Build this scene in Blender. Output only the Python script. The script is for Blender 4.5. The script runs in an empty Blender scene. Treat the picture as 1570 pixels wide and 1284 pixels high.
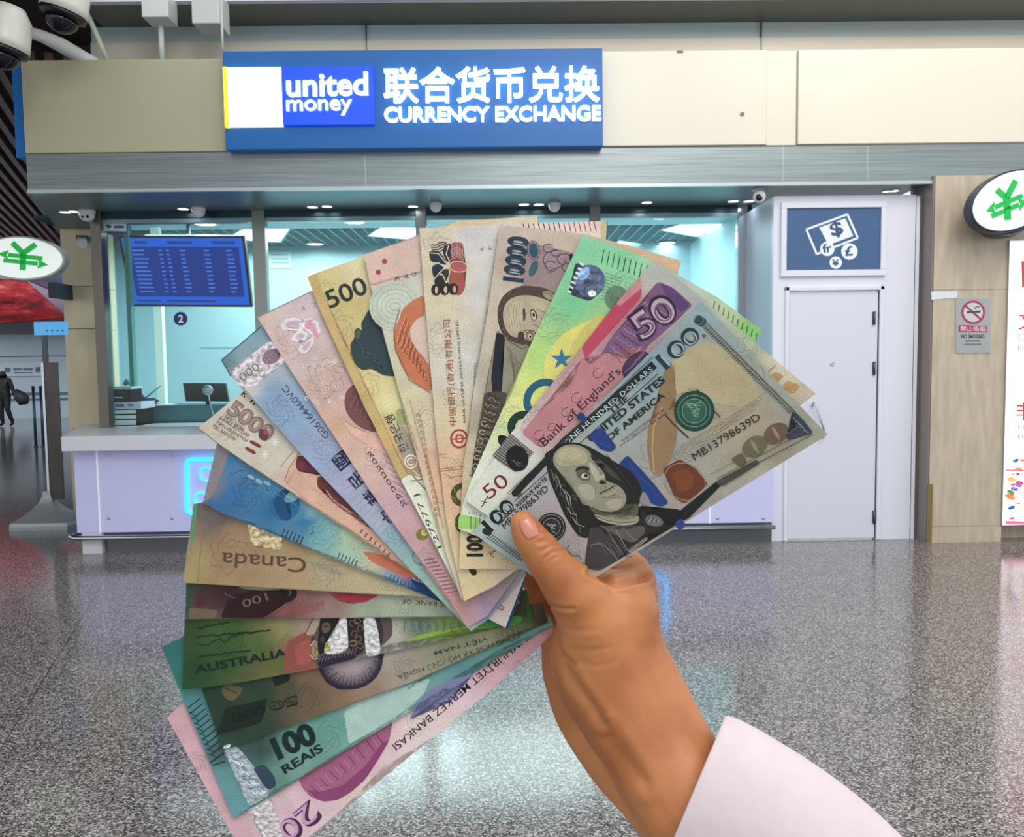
import bpy, bmesh, math, random
import numpy as np
from mathutils import Vector, Matrix
random.seed(7)
SC = bpy.context.scene
COL = SC.collection
# ---------------------------------------------------------------- camera, world, exposure
FPX = 1250.0
PITCH, YAW, ROLL = math.atan(82/1250), math.radians(0.7), 0.013
EYE = Vector((0, 0, 1.48))
_F = Vector((math.sin(YAW)*math.cos(PITCH), math.cos(YAW)*math.cos(PITCH), -math.sin(PITCH)))
_R = _F.cross(Vector((0, 0, 1))).normalized()
_U = _R.cross(_F)
RX = math.cos(ROLL)*_R - math.sin(ROLL)*_U
UX = math.cos(ROLL)*_U + math.sin(ROLL)*_R
cam_data = bpy.data.cameras.new('camera')
cam = bpy.data.objects.new('camera', cam_data)
COL.objects.link(cam)
cam_data.sensor_width = 36
cam_data.sensor_fit = 'HORIZONTAL'
cam_data.lens = 36*FPX/1570
cam_data.clip_start = 0.02
cam_data.clip_end = 200
M = Matrix((RX, UX, -_F)).transposed().to_4x4()
M.translation = EYE
cam.matrix_world = M
SC.camera = cam
world = bpy.data.worlds.new('hall_light')
SC.world = world
world.use_nodes = True
bg = world.node_tree.nodes['Background']
bg.inputs[0].default_value = (0.93, 0.97, 1.0, 1)
bg.inputs[1].default_value = 0.98
SC.view_settings.view_transform = 'Standard'
SC.view_settings.look = 'None'
SC.view_settings.gamma = 1
SC.view_settings.exposure = 0.14
try: SC.view_settings.use_curve_mapping = False
except Exception: pass

def lamp(name, loc, size, power, color, target=None, sizey=None):
    l = bpy.data.lights.new(name, 'AREA'); l.energy = power; l.color = color
    l.shape = 'RECTANGLE'; l.size = size; l.size_y = sizey or size
    o = bpy.data.objects.new(name, l); COL.objects.link(o); o.location = loc
    if target is not None:
        o.rotation_euler = (Vector(target)-Vector(loc)).to_track_quat('-Z', 'Y').to_euler()
    return o
# the hall's ceiling lamps above and behind the photographer, then unseen fill lights
lamp('hall_ceiling_lamp', (1.6, -2.0, 6.5), 3.0, 180, (1.0, .97, .93), (0.3, 3, .8))
lamp('hall_ceiling_lamp', (3.6, 3.4, 5.6), 1.6, 60, (1.0, .93, .82), (3.6, 6.5, 3.0))
lamp('far_hall_fill_light', (-12.5, 18.5, 4.0), 5.0, 260, (.88, .95, 1.0), (-14.5, 26, 2.0), 2.5)  # added fill, no seen source: brightens the far wall and red bulkhead
lamp('booth_fill_light', (-.75, 8.6, 2.80), 5.2, 135, (.95, 1.0, 1.0), (-.75, 8.7, 0), 1.9)  # unseen broad light added under the ceiling to help the booth's panels

# ---------------------------------------------------------------- helpers
def ray(x, y): return _F*FPX + RX*(x-785) - UX*(y-642)
def W(x, y, Y):                       # the point of the plane y = Y seen at a pixel
    v = ray(x, y); return EYE + v*(Y/v.y)
def FL(x, y, z=0.0):                  # the point of a horizontal plane
    v = ray(x, y); return EYE + v*((z-EYE.z)/v.z)
def H(x, y, z): return EYE + ray(x, y)*(z/FPX)
def lin(h):
    if isinstance(h, str):
        h = h.lstrip('#'); c = [int(h[i:i+2], 16)/255 for i in (0, 2, 4)]
        return tuple(v/12.92 if v <= .04045 else ((v+.055)/1.055)**2.4 for v in c)
    return h
def setin(b, names, v):
    for n in names:
        if n in b.inputs: b.inputs[n].default_value = v; return
MC = {}
def mat(name, col='#888888', rough=.5, metal=0, emit=0, ecol=None, noise=0, nscale=20, stretch=None, bump=0, spec=None, coat=0):
    if name in MC: return MC[name]
    m = bpy.data.materials.new(name); m.use_nodes = True; nt = m.node_tree
    b = nt.nodes['Principled BSDF']; c = lin(col)
    b.inputs['Base Color'].default_value = (*c, 1)
    b.inputs['Roughness'].default_value = rough; b.inputs['Metallic'].default_value = metal
    if spec is not None: setin(b, ['Specular IOR Level'], spec)
    if coat: setin(b, ['Coat Weight'], coat)
    if emit:
        setin(b, ['Emission Color'], (*lin(ecol or col), 1)); setin(b, ['Emission Strength'], emit)
    if noise or bump:
        tc = nt.nodes.new('ShaderNodeTexCoord'); mp = nt.nodes.new('ShaderNodeMapping')
        nt.links.new(tc.outputs['Object'], mp.inputs[0])
        mp.inputs['Scale'].default_value = stretch or (1, 1, 1)
        nz = nt.nodes.new('ShaderNodeTexNoise'); nz.inputs['Scale'].default_value = nscale
        nz.inputs['Detail'].default_value = 5
        nt.links.new(mp.outputs[0], nz.inputs['Vector'])
        if noise:
            mr = nt.nodes.new('ShaderNodeMapRange'); mr.inputs[1].default_value = .25; mr.inputs[2].default_value = .75
            mr.inputs[3].default_value = 1-noise; mr.inputs[4].default_value = 1+noise
            nt.links.new(nz.outputs[0], mr.inputs[0])
            vm = nt.nodes.new('ShaderNodeVectorMath'); vm.operation = 'SCALE'; vm.inputs[0].default_value = c
            nt.links.new(mr.outputs[0], vm.inputs['Scale']); nt.links.new(vm.outputs[0], b.inputs['Base Color'])
        if bump:
            bp = nt.nodes.new('ShaderNodeBump'); bp.inputs['Strength'].default_value = bump; bp.inputs['Distance'].default_value = .002
            nt.links.new(nz.outputs[0], bp.inputs['Height']); nt.links.new(bp.outputs[0], b.inputs['Normal'])
    MC[name] = m; return m
def tag(o, label=None, cat=None, group=None, kind=None):
    if label: o['label'] = label
    if cat: o['category'] = cat
    if group: o['group'] = group
    if kind: o['kind'] = kind
    return o
def empty(name, loc, label=None, cat=None, group=None, kind=None):
    o = bpy.data.objects.new(name, None); COL.objects.link(o); o.location = loc
    o.empty_display_size = .05
    return tag(o, label, cat, group, kind)
class MB:
    def __init__(s): s.b = bmesh.new()
    def box(s, x0, x1, y0, y1, z0, z1, mi=0):
        v = [s.b.verts.new(p) for p in ((x0,y0,z0),(x1,y0,z0),(x1,y1,z0),(x0,y1,z0),(x0,y0,z1),(x1,y0,z1),(x1,y1,z1),(x0,y1,z1))]
        for f in ((0,3,2,1),(4,5,6,7),(0,1,5,4),(1,2,6,5),(2,3,7,6),(3,0,4,7)):
            s.b.faces.new([v[i] for i in f]).material_index = mi
        return s
    def prism(s, pts, d, mi=0):       # polygon of 3D points extruded by the vector d
        d = Vector(d); a = [s.b.verts.new(Vector(p)) for p in pts]; c = [s.b.verts.new(Vector(p)+d) for p in pts]
        n = len(pts)
        fs = [s.b.faces.new(a), s.b.faces.new(c[::-1])]
        for i in range(n): fs.append(s.b.faces.new([a[i], c[i], c[(i+1) % n], a[(i+1) % n]]))
        for f in fs: f.material_index = mi
        return s
    def tube(s, pts, r, n=12, mi=0, cap=True, smooth=True):
        pts = [Vector(p) for p in pts]; rings = []
        rr = r if isinstance(r, (list, tuple)) else [r]*len(pts)
        up = None
        for i, p in enumerate(pts):
            t = (pts[min(i+1, len(pts)-1)]-pts[max(i-1, 0)]).normalized()
            if up is None: up = t.orthogonal().normalized()
            up = (up - t*up.dot(t)).normalized(); sd = t.cross(up)
            rings.append([s.b.verts.new(p+(up*math.cos(2*math.pi*k/n)+sd*math.sin(2*math.pi*k/n))*rr[i]) for k in range(n)])
        for a, c in zip(rings, rings[1:]):
            for k in range(n):
                f = s.b.faces.new([a[k], a[(k+1) % n], c[(k+1) % n], c[k]]); f.smooth = smooth; f.material_index = mi
        if cap:
            s.b.faces.new(rings[0][::-1]).material_index = mi; s.b.faces.new(rings[-1]).material_index = mi
        return s
    def lathe(s, c, prof, n=24, mi=0, axis='z', a1=2*math.pi):
        c = Vector(c); rings = []
        for r, h in prof:
            ring = []
            for k in range(n):
                a = 2*math.pi*k/n
                q = Vector((r*math.cos(a), r*math.sin(a), h))
                if axis == 'y': q = Vector((q.x, q.z, q.y))
                ring.append(s.b.verts.new(c+q))
            rings.append(ring)
        for a, d in zip(rings, rings[1:]):
            for k in range(n):
                f = s.b.faces.new([a[k], a[(k+1) % n], d[(k+1) % n], d[k]]); f.smooth = True; f.material_index = mi
        for rg in (rings[0], rings[-1]):
            try: s.b.faces.new(rg).material_index = mi
            except Exception: pass
        return s
    def build(s, name, m, parent=None, bevel=0, loc=None):
        bmesh.ops.recalc_face_normals(s.b, faces=s.b.faces)
        me = bpy.data.meshes.new(name); s.b.to_mesh(me); s.b.free()
        for q in (m if isinstance(m, (list, tuple)) else [m]): me.materials.append(q)
        o = bpy.data.objects.new(name, me); COL.objects.link(o)
        base = None
        if parent is not None:
            P = parent
            off = Vector((0, 0, 0))
            while P is not None: off += Vector(P.location); P = P.parent
            me.transform(Matrix.Translation(-off)); o.parent = parent
        else:                           # put the origin of a one-mesh thing at its own centre bottom
            vs = [v.co for v in me.vertices]
            if vs:
                lo = Vector([min(v[i] for v in vs) for i in range(3)]); hi = Vector([max(v[i] for v in vs) for i in range(3)])
                c = Vector(((lo.x+hi.x)/2, (lo.y+hi.y)/2, lo.z)); me.transform(Matrix.Translation(-c)); o.location = c
        if bevel:
            md = o.modifiers.new('bevel', 'BEVEL'); md.width = bevel; md.segments = 2; md.limit_method = 'ANGLE'
        return o
def split_build(mb, name, m, parent=None):      # every loose piece becomes a part of its own
    bm = mb.b; bm.verts.index_update(); left = set(bm.verts); out = []
    while left:
        st = [next(iter(left))]; isl = set(st)
        while st:
            v = st.pop()
            for e in v.link_edges:
                w = e.other_vert(v)
                if w not in isl: isl.add(w); st.append(w)
        left -= isl
        q = MB(); vm_ = {v: q.b.verts.new(v.co) for v in sorted(isl, key=lambda v: v.index)}
        for f in {f for v in isl for f in v.link_faces}:
            nf = q.b.faces.new([vm_[v] for v in f.verts]); nf.material_index = f.material_index; nf.smooth = f.smooth
        out.append(q.build(name, m, parent))
    bm.free(); return out
def struct(mb, name, m, label=None, cat=None, bevel=0):
    o = mb.build(name, m, bevel=bevel); o['kind'] = 'structure'
    if label: o['label'] = label
    if cat: o['category'] = cat
    return o
TC = {}
def text2d(s, off=0.0, res=3):
    k = (s, off, res)
    if k in TC: return TC[k]
    cu = bpy.data.curves.new('t', 'FONT'); cu.body = s; cu.offset = off; cu.resolution_u = res; cu.fill_mode = 'FRONT'
    o = bpy.data.objects.new('t', cu); COL.objects.link(o)
    dg = bpy.context.evaluated_depsgraph_get(); me = bpy.data.meshes.new_from_object(o.evaluated_get(dg))
    vs = [(v.co.x, v.co.y) for v in me.vertices]; fs = [tuple(p.vertices) for p in me.polygons]
    bpy.data.objects.remove(o); bpy.data.curves.remove(cu); bpy.data.meshes.remove(me)
    if vs:
        x0 = min(v[0] for v in vs); x1 = max(v[0] for v in vs); y0 = min(v[1] for v in vs); y1 = max(v[1] for v in vs)
        vs = [((a-x0)/max(x1-x0, 1e-6), (b-y0)/max(y1-y0, 1e-6)) for a, b in vs]
    TC[k] = (vs, fs); return TC[k]
def text_px(s, A, B, h, off=0.0, res=3):
    vs, fs = text2d(s, off, res)
    dx, dy = B[0]-A[0], B[1]-A[1]; L = math.hypot(dx, dy); ux, uy = dy/L, -dx/L
    return [(A[0]+dx*a+ux*h*b, A[1]+dy*a+uy*h*b) for a, b in vs], fs
def sign_text(mb, s, A, B, h, Y, t=.01, off=0.0, mi=0, res=3, mapper=None):   # raised lettering on the plane y = Y
    vs, fs = text_px(s, A, B, h, off, res)
    mp = mapper or (lambda x, y: W(x, y, Y))
    P = [mp(*v) for v in vs]
    F = [mb.b.verts.new(p+Vector((0, -t, 0))) for p in P]; K = [mb.b.verts.new(p) for p in P]
    cnt = {}
    for f in fs:
        for i in range(len(f)):
            e = (f[i], f[(i+1) % len(f)]); cnt[e] = cnt.get(e, 0)+1
        try: mb.b.faces.new([F[i] for i in f]).material_index = mi
        except Exception: pass
    for (a, c) in list(cnt):
        if (c, a) not in cnt:
            try: mb.b.faces.new([F[a], F[c], K[c], K[a]]).material_index = mi
            except Exception: pass
def circ(cx, cy, rx, ry=None, rot=0, a0=0, a1=360, n=28):
    ry = rx if ry is None else ry; r = math.radians(rot); out = []
    full = abs(a1-a0) >= 360
    for k in range(n if full else n+1):
        a = math.radians(a0+(a1-a0)*k/n); x, y = rx*math.cos(a), ry*math.sin(a)
        out.append((cx+x*math.cos(r)-y*math.sin(r), cy+x*math.sin(r)+y*math.cos(r)))
    return out
def sign_poly(mb, pts, Y, t=.01, mi=0, mapper=None):
    mp = mapper or (lambda x, y: W(x, y, Y))
    mb.prism([mp(*p) for p in pts], (0, -t, 0), mi)
def sign_line(mb, pts, w, Y, t=.01, mi=0, mapper=None):
    for (a, c) in zip(pts, pts[1:]):
        dx, dy = c[0]-a[0], c[1]-a[1]; L = math.hypot(dx, dy) or 1; nx, ny = -dy/L*w/2, dx/L*w/2
        sign_poly(mb, [(a[0]+nx, a[1]+ny), (c[0]+nx, c[1]+ny), (c[0]-nx, c[1]-ny), (a[0]-nx, a[1]-ny)], Y, t, mi, mapper)
def pxbox(mb, x0, y0, x1, y1, Y, dep, mi=0):
    xm, ym = (x0+x1)/2, (y0+y1)/2
    a = W(x0, ym, Y).x; c = W(x1, ym, Y).x; t = W(xm, y0, Y).z; d = W(xm, y1, Y).z
    mb.box(a, c, Y, Y+dep, d, t, mi); return mb
# ---------------------------------------------------------------- the setting
white = mat('white_paint', '#e4e6f2', .35, noise=.02, nscale=2)
cream = mat('cream_panel', '#e4decd', .32, noise=.025, nscale=1.5)
olive = mat('olive_grey_panel', '#b4b094', .4, noise=.03, nscale=1.5)
steel = mat('brushed_steel', '#8b9496', .36, .7, noise=.34, nscale=16, stretch=(.12, 1, 14))
steel2 = mat('soffit_metal', '#73868c', .38, .35, noise=.05, nscale=4)
chrome = mat('polished_steel', '#c9cdd0', .15, 1)
darkframe = mat('dark_metal_frame', '#55595c', .35, .7)
black = mat('black_plastic', '#0d1016', .35)
whitepl = mat('white_plastic', '#e8eaec', .3)
# polished granite floor with thin joints between large slabs
fm = bpy.data.materials.new('polished_granite'); fm.use_nodes = True; nt = fm.node_tree; N = nt.nodes.new; Lk = nt.links.new
b = nt.nodes['Principled BSDF']; tc = N('ShaderNodeTexCoord')
nz = N('ShaderNodeTexNoise'); nz.inputs['Scale'].default_value = 190; nz.inputs['Detail'].default_value = 3; nz.inputs['Roughness'].default_value = .8
Lk(tc.outputs['Object'], nz.inputs['Vector'])
rp = N('ShaderNodeValToRGB'); e = rp.color_ramp.elements
e[0].position = .22; e[0].color = (*lin('#211f20'), 1); e[1].position = .84; e[1].color = (*lin('#cfc6c2'), 1)
q = e.new(.42); q.color = (*lin('#5f5957'), 1); q = e.new(.62); q.color = (*lin('#908785'), 1)
vo = N('ShaderNodeTexVoronoi'); vo.inputs['Scale'].default_value = 165; Lk(tc.outputs['Object'], vo.inputs['Vector'])
sx = N('ShaderNodeSeparateColor'); Lk(vo.outputs['Color'], sx.inputs[0])
mq = N('ShaderNodeMix'); mq.data_type = 'FLOAT'; mq.inputs[0].default_value = .42; Lk(sx.outputs[0], mq.inputs[2]); Lk(nz.outputs[0], mq.inputs[3])
Lk(mq.outputs[0], rp.inputs[0])
nz2 = N('ShaderNodeTexNoise'); nz2.inputs['Scale'].default_value = .9; Lk(tc.outputs['Object'], nz2.inputs['Vector'])
def dotline(nx, ny, off, sp):
    d = N('ShaderNodeVectorMath'); d.operation = 'DOT_PRODUCT'; d.inputs[1].default_value = (nx, ny, 0); Lk(tc.outputs['Object'], d.inputs[0])
    s = N('ShaderNodeMath'); s.operation = 'SUBTRACT'; s.inputs[1].default_value = off-sp/2; Lk(d.outputs['Value'], s.inputs[0])
    p = N('ShaderNodeMath'); p.operation = 'PINGPONG'; p.inputs[1].default_value = sp/2; Lk(s.outputs[0], p.inputs[0])
    g = N('ShaderNodeMath'); g.operation = 'GREATER_THAN'; g.inputs[1].default_value = sp/2-.0022; Lk(p.outputs[0], g.inputs[0]); return g
A4 = math.radians(40); B4 = math.radians(-72)
g1 = dotline(-math.sin(A4), math.cos(A4), 1.53, 1.03); g2 = dotline(-math.sin(B4), math.cos(B4), 2.70, 1.81)
mx = N('ShaderNodeMath'); mx.operation = 'MAXIMUM'; Lk(g1.outputs[0], mx.inputs[0]); Lk(g2.outputs[0], mx.inputs[1])
mm = N('ShaderNodeMix'); mm.data_type = 'RGBA'; Lk(mx.outputs[0], mm.inputs[0]); Lk(rp.outputs[0], mm.inputs[6]); mm.inputs[7].default_value = (.05, .05, .055, 1)
Lk(mm.outputs[2], b.inputs['Base Color']); b.inputs['Roughness'].default_value = .13; setin(b, ['Specular IOR Level'], .62)
me = MB(); me.b.faces.new([me.b.verts.new(p) for p in ((-30, -8, 0), (12, -8, 0), (12, 40, 0), (-30, 40, 0))])
floor = me.build('floor', fm); floor['kind'] = 'structure'
# keep the floor's object coordinates equal to world coordinates (joints)
off = floor.location.copy(); floor.data.transform(Matrix.Translation(off)); floor.location = (0, 0, 0)

YF, YD, YG = 6.5, 6.63, 7.4
# stone
stone = mat('beige_stone', '#c2b5a0', .28, noise=.17, nscale=8, stretch=(2.6, 2.6, .45))
stone2 = mat('beige_stone_shaded_side', '#8d8276', .3, noise=.13, nscale=7, stretch=(2.2, 2.2, .35))
zt = W(1480, 270, YF).z
m = MB(); x0 = W(1427, 500, YF).x; x1 = W(1540, 500, YF).x
zj = W(1480, 445, YF).z; zk = W(1480, 806, YF).z
for za, zb in ((0, zk-.003), (zk+.003, zj-.003), (zj+.003, zt)):
    m.box(x0, x1, YF-.03, YF+.35, za, zb)
m.box(x0+.005, x1-.005, YF-.024, YF+.3, 0, zt)
struct(m, 'wall_right', stone)
struct(MB().box(x0-.014, x0-.002, YF-.02, YF+.25, 0, zt), 'trim_18', mat('grey_brown_reveal', '#877b78', .4, noise=.05))
m = MB(); m.box(x0-.016, x0+.025, YF-.036, YF-.031, 0, .48)
tag(m.build('trim_1', mat('dull_brass', '#8f7c4f', .4, .6)), kind='structure')
# wall behind the light box on the right and beyond
struct(MB().box(x1, 6.5, YF+.12, YF+.3, 0, zt), 'wall_back_right', stone)
# left stone column
YL = 8.2; zb0_ = W(785, 284, YF).z; xa, xb = W(98, 480, YL).x, W(146, 480, YL).x
m = MB(); top = zb0_-.11
for za, zb in ((0, .9), (.906, W(120, 505, YL).z), (W(120, 505, YL).z+.006, W(120, 440, YL).z), (W(120, 440, YL).z+.006, top+.1)):
    m.box(xa, xb, YL, YL+.45, za, zb)
tag(m.build('stone_column', mat('pale_yellow_stone', '#e2d4ae', .3, noise=.08, nscale=5, stretch=(2, 2, .4))),
    'pale beige stone column at the left end of the booth, behind the counter', 'column')
# canopy: fascia, steel band, soffit
xl, xr = W(38, 200, YF).x, 6.6
zb0, zb1 = W(785, 284, YF).z, W(785, 229, YF).z       # steel band
ztop_l = W(190, 92, YF).z
m = MB().box(xl, xr, YF, YF+.06, zb0, zb1)
struct(m, 'trim_2', steel)
m = MB()
for px in (560, 1200, 1330): 
    x = W(px, 255, YF).x; m.box(x-.002, x+.002, YF-.001, YF+.02, zb0, zb1)
m.box(xl, xr, YF-.012, YF+.02, zb0-.025, zb0)
struct(m, 'trim_3', mat('bright_edge', '#b9c4c8', .3, .7))
x34, x342 = xl, W(342, 160, YF).x
zc = W(190, 235, YF).z
struct(MB().box(x34, x342+.03, YF-.01, YF+.05, zc+.004, ztop_l), 'trim_4', olive, bevel=.004)
xs1 = W(924, 150, YF).x
xq, xq2 = W(1176, 150, YF).x, W(1223, 150, YF).x
ztr = W(1050, 78, YF).z; zbr = W(1050, 223, YF).z
struct(MB().box(xs1-.05, xq-.004, YF-.005, YF+.05, zbr, ztr), 'trim_5', cream, bevel=.004)
struct(MB().box(xq+.004, xq2-.004, YF+.02, YF+.06, zbr, ztr), 'trim_6', cream)
struct(MB().box(xq2+.004, xr, YF-.005, YF+.05, zbr, ztr), 'trim_7', cream, bevel=.004)
# canopy roof slab and soffit
zs_back = W(785, 324, YG).z
xR_ = W(1427, 290, YF).x; xg = W(157, 480, YG).x; SL = .404          # the booth's left end runs off at 22 degrees
m = MB(); m.prism([(xl, YF+.02, zb0-.012), (xR_, YF+.02, zb0-.012), (xR_, YG-.06, zb0-.012), (xg-.05, YG-.06, zb0-.012), (xg-.05-SL*2.4, YG+2.4, zb0-.012), (xl-SL*3.3, YF+3.3, zb0-.012)], (0, 0, .1))
m.prism([(xl, YF+.07, zb0+.1), (xl+.03, YF+.07, zb0+.1), (xl+.03-SL*3.2, YF+3.27, zb0+.1), (xl-SL*3.2, YF+3.27, zb0+.1)], (0, 0, .9))
struct(m, 'ceiling', steel2)
# bulkhead wall above the canopy
cool = mat('cool_white_panel', '#c3d2d4', .35, noise=.02, nscale=1.5)
warm = mat('panel_with_painted_glare', '#e3dccb', .35, noise=.02, nscale=1.5)  # lighter lower band: glare put into the panel colour
grayp = mat('grey_bulkhead', '#6d7069', .45, .2, noise=.04, nscale=3)
YB = 7.26; zsf = W(785, 37, YB).z; xw = W(140, 60, YB).x
zmid = W(785, 62, YB).z
m = MB().box(xw, 7.5, YB, YB+.1, zmid, zsf); struct(m, 'wall_upper', cool)
struct(MB().box(xw, 7.5, YB-.02, YB+.08, zb1, zmid), 'wall_upper_lower', warm)
m = MB()
for px in (562, 1166): 
    x = W(px, 55, YB).x; m.box(x-.004, x+.004, YB-.026, YB, zb1, zsf)
struct(m, 'trim_8', darkframe)
xc = W(118, 30, 6.8).x
struct(MB().box(xc, 7.5, 6.8, YB+.1, zsf, zsf+.06), 'ceiling_bulkhead', grayp)
struct(MB().box(xc, 7.5, 6.76, 6.82, zsf-.004, zsf+1.2), 'wall_bulkhead', white)
struct(MB().box(W(88, 80, 7.9).x, W(141, 80, 7.9).x, 7.9, 8.0, 3.0, 5.6), 'wall_upper_left', mat('dark_olive_wall', '#3d4236', .5))
# wall above the booth side
# booth interior
cyan = mat('pale_cyan_wall', '#b9dbe2', .55, noise=.02, nscale=1)
YI = 9.75; xil = W(157, 480, YG).x; xir = W(1150, 480, YG).x
zi = 2.88
struct(MB().box(xil-1.1, xir+.1, YI, YI+.1, 0, zi+.1), 'wall_back', cyan)
struct(MB().box(xir, xir+.1, YG+.06, YI, 0, zi), 'wall_booth_right', cyan)
struct(MB().prism([(xil-.46, YG+.9, 0), (xil-.36, YG+.9, 0), (xil-.36-SL*1.45, YI, 0), (xil-.46-SL*1.45, YI, 0)], (0, 0, zi)), 'wall_booth_left', cyan)
struct(MB().box(xil-.1, xir+.1, YG+.02, YG+.95, zi, zi+.05), 'ceiling_booth_front', mat('white_ceiling', '#cfe3e6', .5))
m = MB(); gx = xil
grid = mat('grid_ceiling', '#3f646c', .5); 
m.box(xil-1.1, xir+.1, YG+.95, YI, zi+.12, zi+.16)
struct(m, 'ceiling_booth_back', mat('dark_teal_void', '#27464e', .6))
m = MB(); x = xil
while x < xir: m.box(x, x+.012, YG+.95, YI, zi+.02, zi+.07); x += .12
y = YG+.95
while y < YI: m.box(xil, xir, y, y+.012, zi+.02, zi+.07); y += .12
struct(m, 'trim_9', mat('grid_bar', '#8fb9c2', .4, .3))
m = MB(); m.box(xil, xir, YI-.004, YI, 1.72, 1.74)
struct(m, 'trim_10', mat('wall_joint', '#8fc0c9', .5))

# glazed front
def glass(name, tint, refl=.9):
    g = bpy.data.materials.new(name); g.use_nodes = True; t = g.node_tree
    for n in list(t.nodes):
        if n.type != 'OUTPUT_MATERIAL': t.nodes.remove(n)
    a = t.nodes.new('ShaderNodeBsdfTransparent'); a.inputs[0].default_value = (*tint, 1)
    c = t.nodes.new('ShaderNodeBsdfGlossy'); c.inputs['Roughness'].default_value = .02; c.inputs[0].default_value = (refl, refl, refl, 1)
    fr = t.nodes.new('ShaderNodeFresnel'); fr.inputs[0].default_value = 1.5
    x = t.nodes.new('ShaderNodeMixShader'); t.links.new(fr.outputs[0], x.inputs[0]); t.links.new(a.outputs[0], x.inputs[1]); t.links.new(c.outputs[0], x.inputs[2])
    t.links.new(x.outputs[0], t.nodes['Material Output'].inputs[0]); return g
gl = glass('clear_glass', (.88, .98, .98), .45)
zsill = W(300, 655, YG).z
win = empty('window_1', (0, YG, zsill), kind='structure')
win['label'] = 'long glass front of the exchange booth in a grey metal frame'; win['category'] = 'window'
m = MB().box(xil, xir, YG, YG+.012, zsill, zi); m.build('glass_pane', gl, win)
for px, w_, n_ in ((400, 19, 1), (647, 16, 1), (912, 16, 1)):
    x = W(px, 400, YG).x; w = w_*YG/FPX/2
    MB().box(x-w, x+w, YG-.05, YG+.05, zsill, zi).build('mullion', mat('grey_mullion', '#8b8f8c', .3, .6), win, bevel=.006)
MB().box(xil-.02, xir, YG-.04, YG+.04, W(785, 330, YG).z, W(785, 317, YG).z).build('top_rail', mat('dark_teal_rail', '#31474f', .3, .6), win)
MB().box(xil-.02, xir, YG-.03, YG+.05, W(785, 337, YG).z, W(785, 331, YG).z).build('head_trim', mat('pale_rail', '#8aa8ad', .3, .5), win)
MB().box(xil-.045, xil+.045, YG-.06, YG+.06, zsill, zb0).build('corner_post', mat('brown_grey_post', '#6f6963', .3, .6), win, bevel=.006)
MB().box(xir-.13, xir-.04, YG-.05, YG+.03, zsill, zb0).build('end_post', chrome, win, bevel=.006)
# the glazed left end of the booth
MB().prism([(xil-.006, YG+.06, zsill), (xil+.006, YG+.06, zsill), (xil+.006-SL*.86, YG+.9, zsill), (xil-.006-SL*.86, YG+.9, zsill)], (0, 0, zi-zsill)).build('side_pane', gl, win)
MB().box(xil+.06, xil+.10, YG+.35, YG+.42, zsill, zi).build('side_post', mat('green_glass_edge', '#3f8f86', .2), win)
MB().box(xil+.14, xil+.22, YG+.75, YG+.82, zsill, zi).build('side_post', mat('bright_glass_edge', '#dff5ea', .2, emit=.3), win)

# door unit on the right
xd0, xd1 = W(1184, 600, YD).x, W(1422, 600, YD).x
zdt = W(1280, 300, YD).z
struct(MB().box(xd0, xd0+.03, YD+.061, YG+.1, 0, zdt), 'wall_return', mat('bluish_white_panel', '#c3d0e4', .4))
unit = MB()
xa_, xb_ = W(1205, 600, YD).x, W(1354, 600, YD).x
za_, zb_ = W(1280, 446, YD).z, W(1280, 432, YD).z
xdo0, xdo1 = W(1208, 640, YD).x, W(1345, 640, YD).x
unit.box(xd0, xdo0, YD, YD+.06, 0, zdt); unit.box(xdo1, xd1-.12, YD, YD+.06, 0, zdt)
ys0, ys1 = W(1280, 424, YD).z, W(1280, 310, YD).z
unit.box(xdo0, xdo1, YD, YD+.06, za_, zdt)
unit.box(xd1-.125, xd1-.09, YD-.0, YD+.06, 0, zdt-.01)
struct(unit, 'wall_front', white)
struct(MB().box(xd1-.12, xd1+.03, YD+.06, YD+.1, 0, zt), 'wall_front_reveal', mat('grey_brown_reveal', '#877b78', .4, noise=.05))
m = MB(); m.prism([(xd1-.09, YD+.06, 0), (xd1+.0, YF-.01, 0), (xd1+.02, YF-.01, 0), (xd1+.02, YD+.06, 0)], (0, 0, zt))
struct(m, 'trim_11', mat('grey_brown_reveal', '#877b78'))
d = empty('door_1', ((xdo0+xdo1)/2, YD, 0), kind='structure'); d['label'] = 'plain white service door in the booth front'; d['category'] = 'door'
fr = MB(); w = .02
fr.box(xdo0-.035, xdo0, YD-.02, YD+.02, 0, za_+.035); fr.box(xdo1, xdo1+.035, YD-.02, YD+.02, 0, za_+.035); fr.box(xdo0-.035, xdo1+.035, YD-.02, YD+.02, za_, za_+.035)
fr.build('door_frame', white, d, bevel=.006)
leaf = MB().box(xdo0+.006, xdo1-.006, YD+.004, YD+.04, .012, za_-.006).build('door_leaf', mat('white_door', '#dcdeec', .35), d, bevel=.004)
for py in (488, 565, 793):
    z = W(1340, py, YD).z; x = W(1340, py, YD).x
    h = MB(); h.tube([(x, YD-.008, z-.055), (x, YD-.008, z+.055)], .009, 10); h.box(x-.012, x+.012, YD-.003, YD+.003, z-.05, z+.05); h.build('hinge', mat('dark_hinge', '#5a5d66', .3, .7), leaf)
p = W(1276, 558, YD); MB().lathe(p, [(.013, .005), (.014, -.008), (.008, -.010), (.0075, -.004)], 18, axis='y').build('peephole', chrome, leaf)
ha = [W(1246, 625, YD-.05), W(1250, 632, YD-.06), W(1263, 660, YD-.06), W(1264, 668, YD-.05)]
g = MB(); a = W(1246, 622, YD+.005); bq = W(1263, 670, YD+.005)
g.tube([a, W(1247, 618, YD-.045), W(1251, 622, YD-.06), W(1263, 658, YD-.06), W(1263, 668, YD-.045), bq], .009, 10); g.build('door_handle', chrome, leaf)

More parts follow.
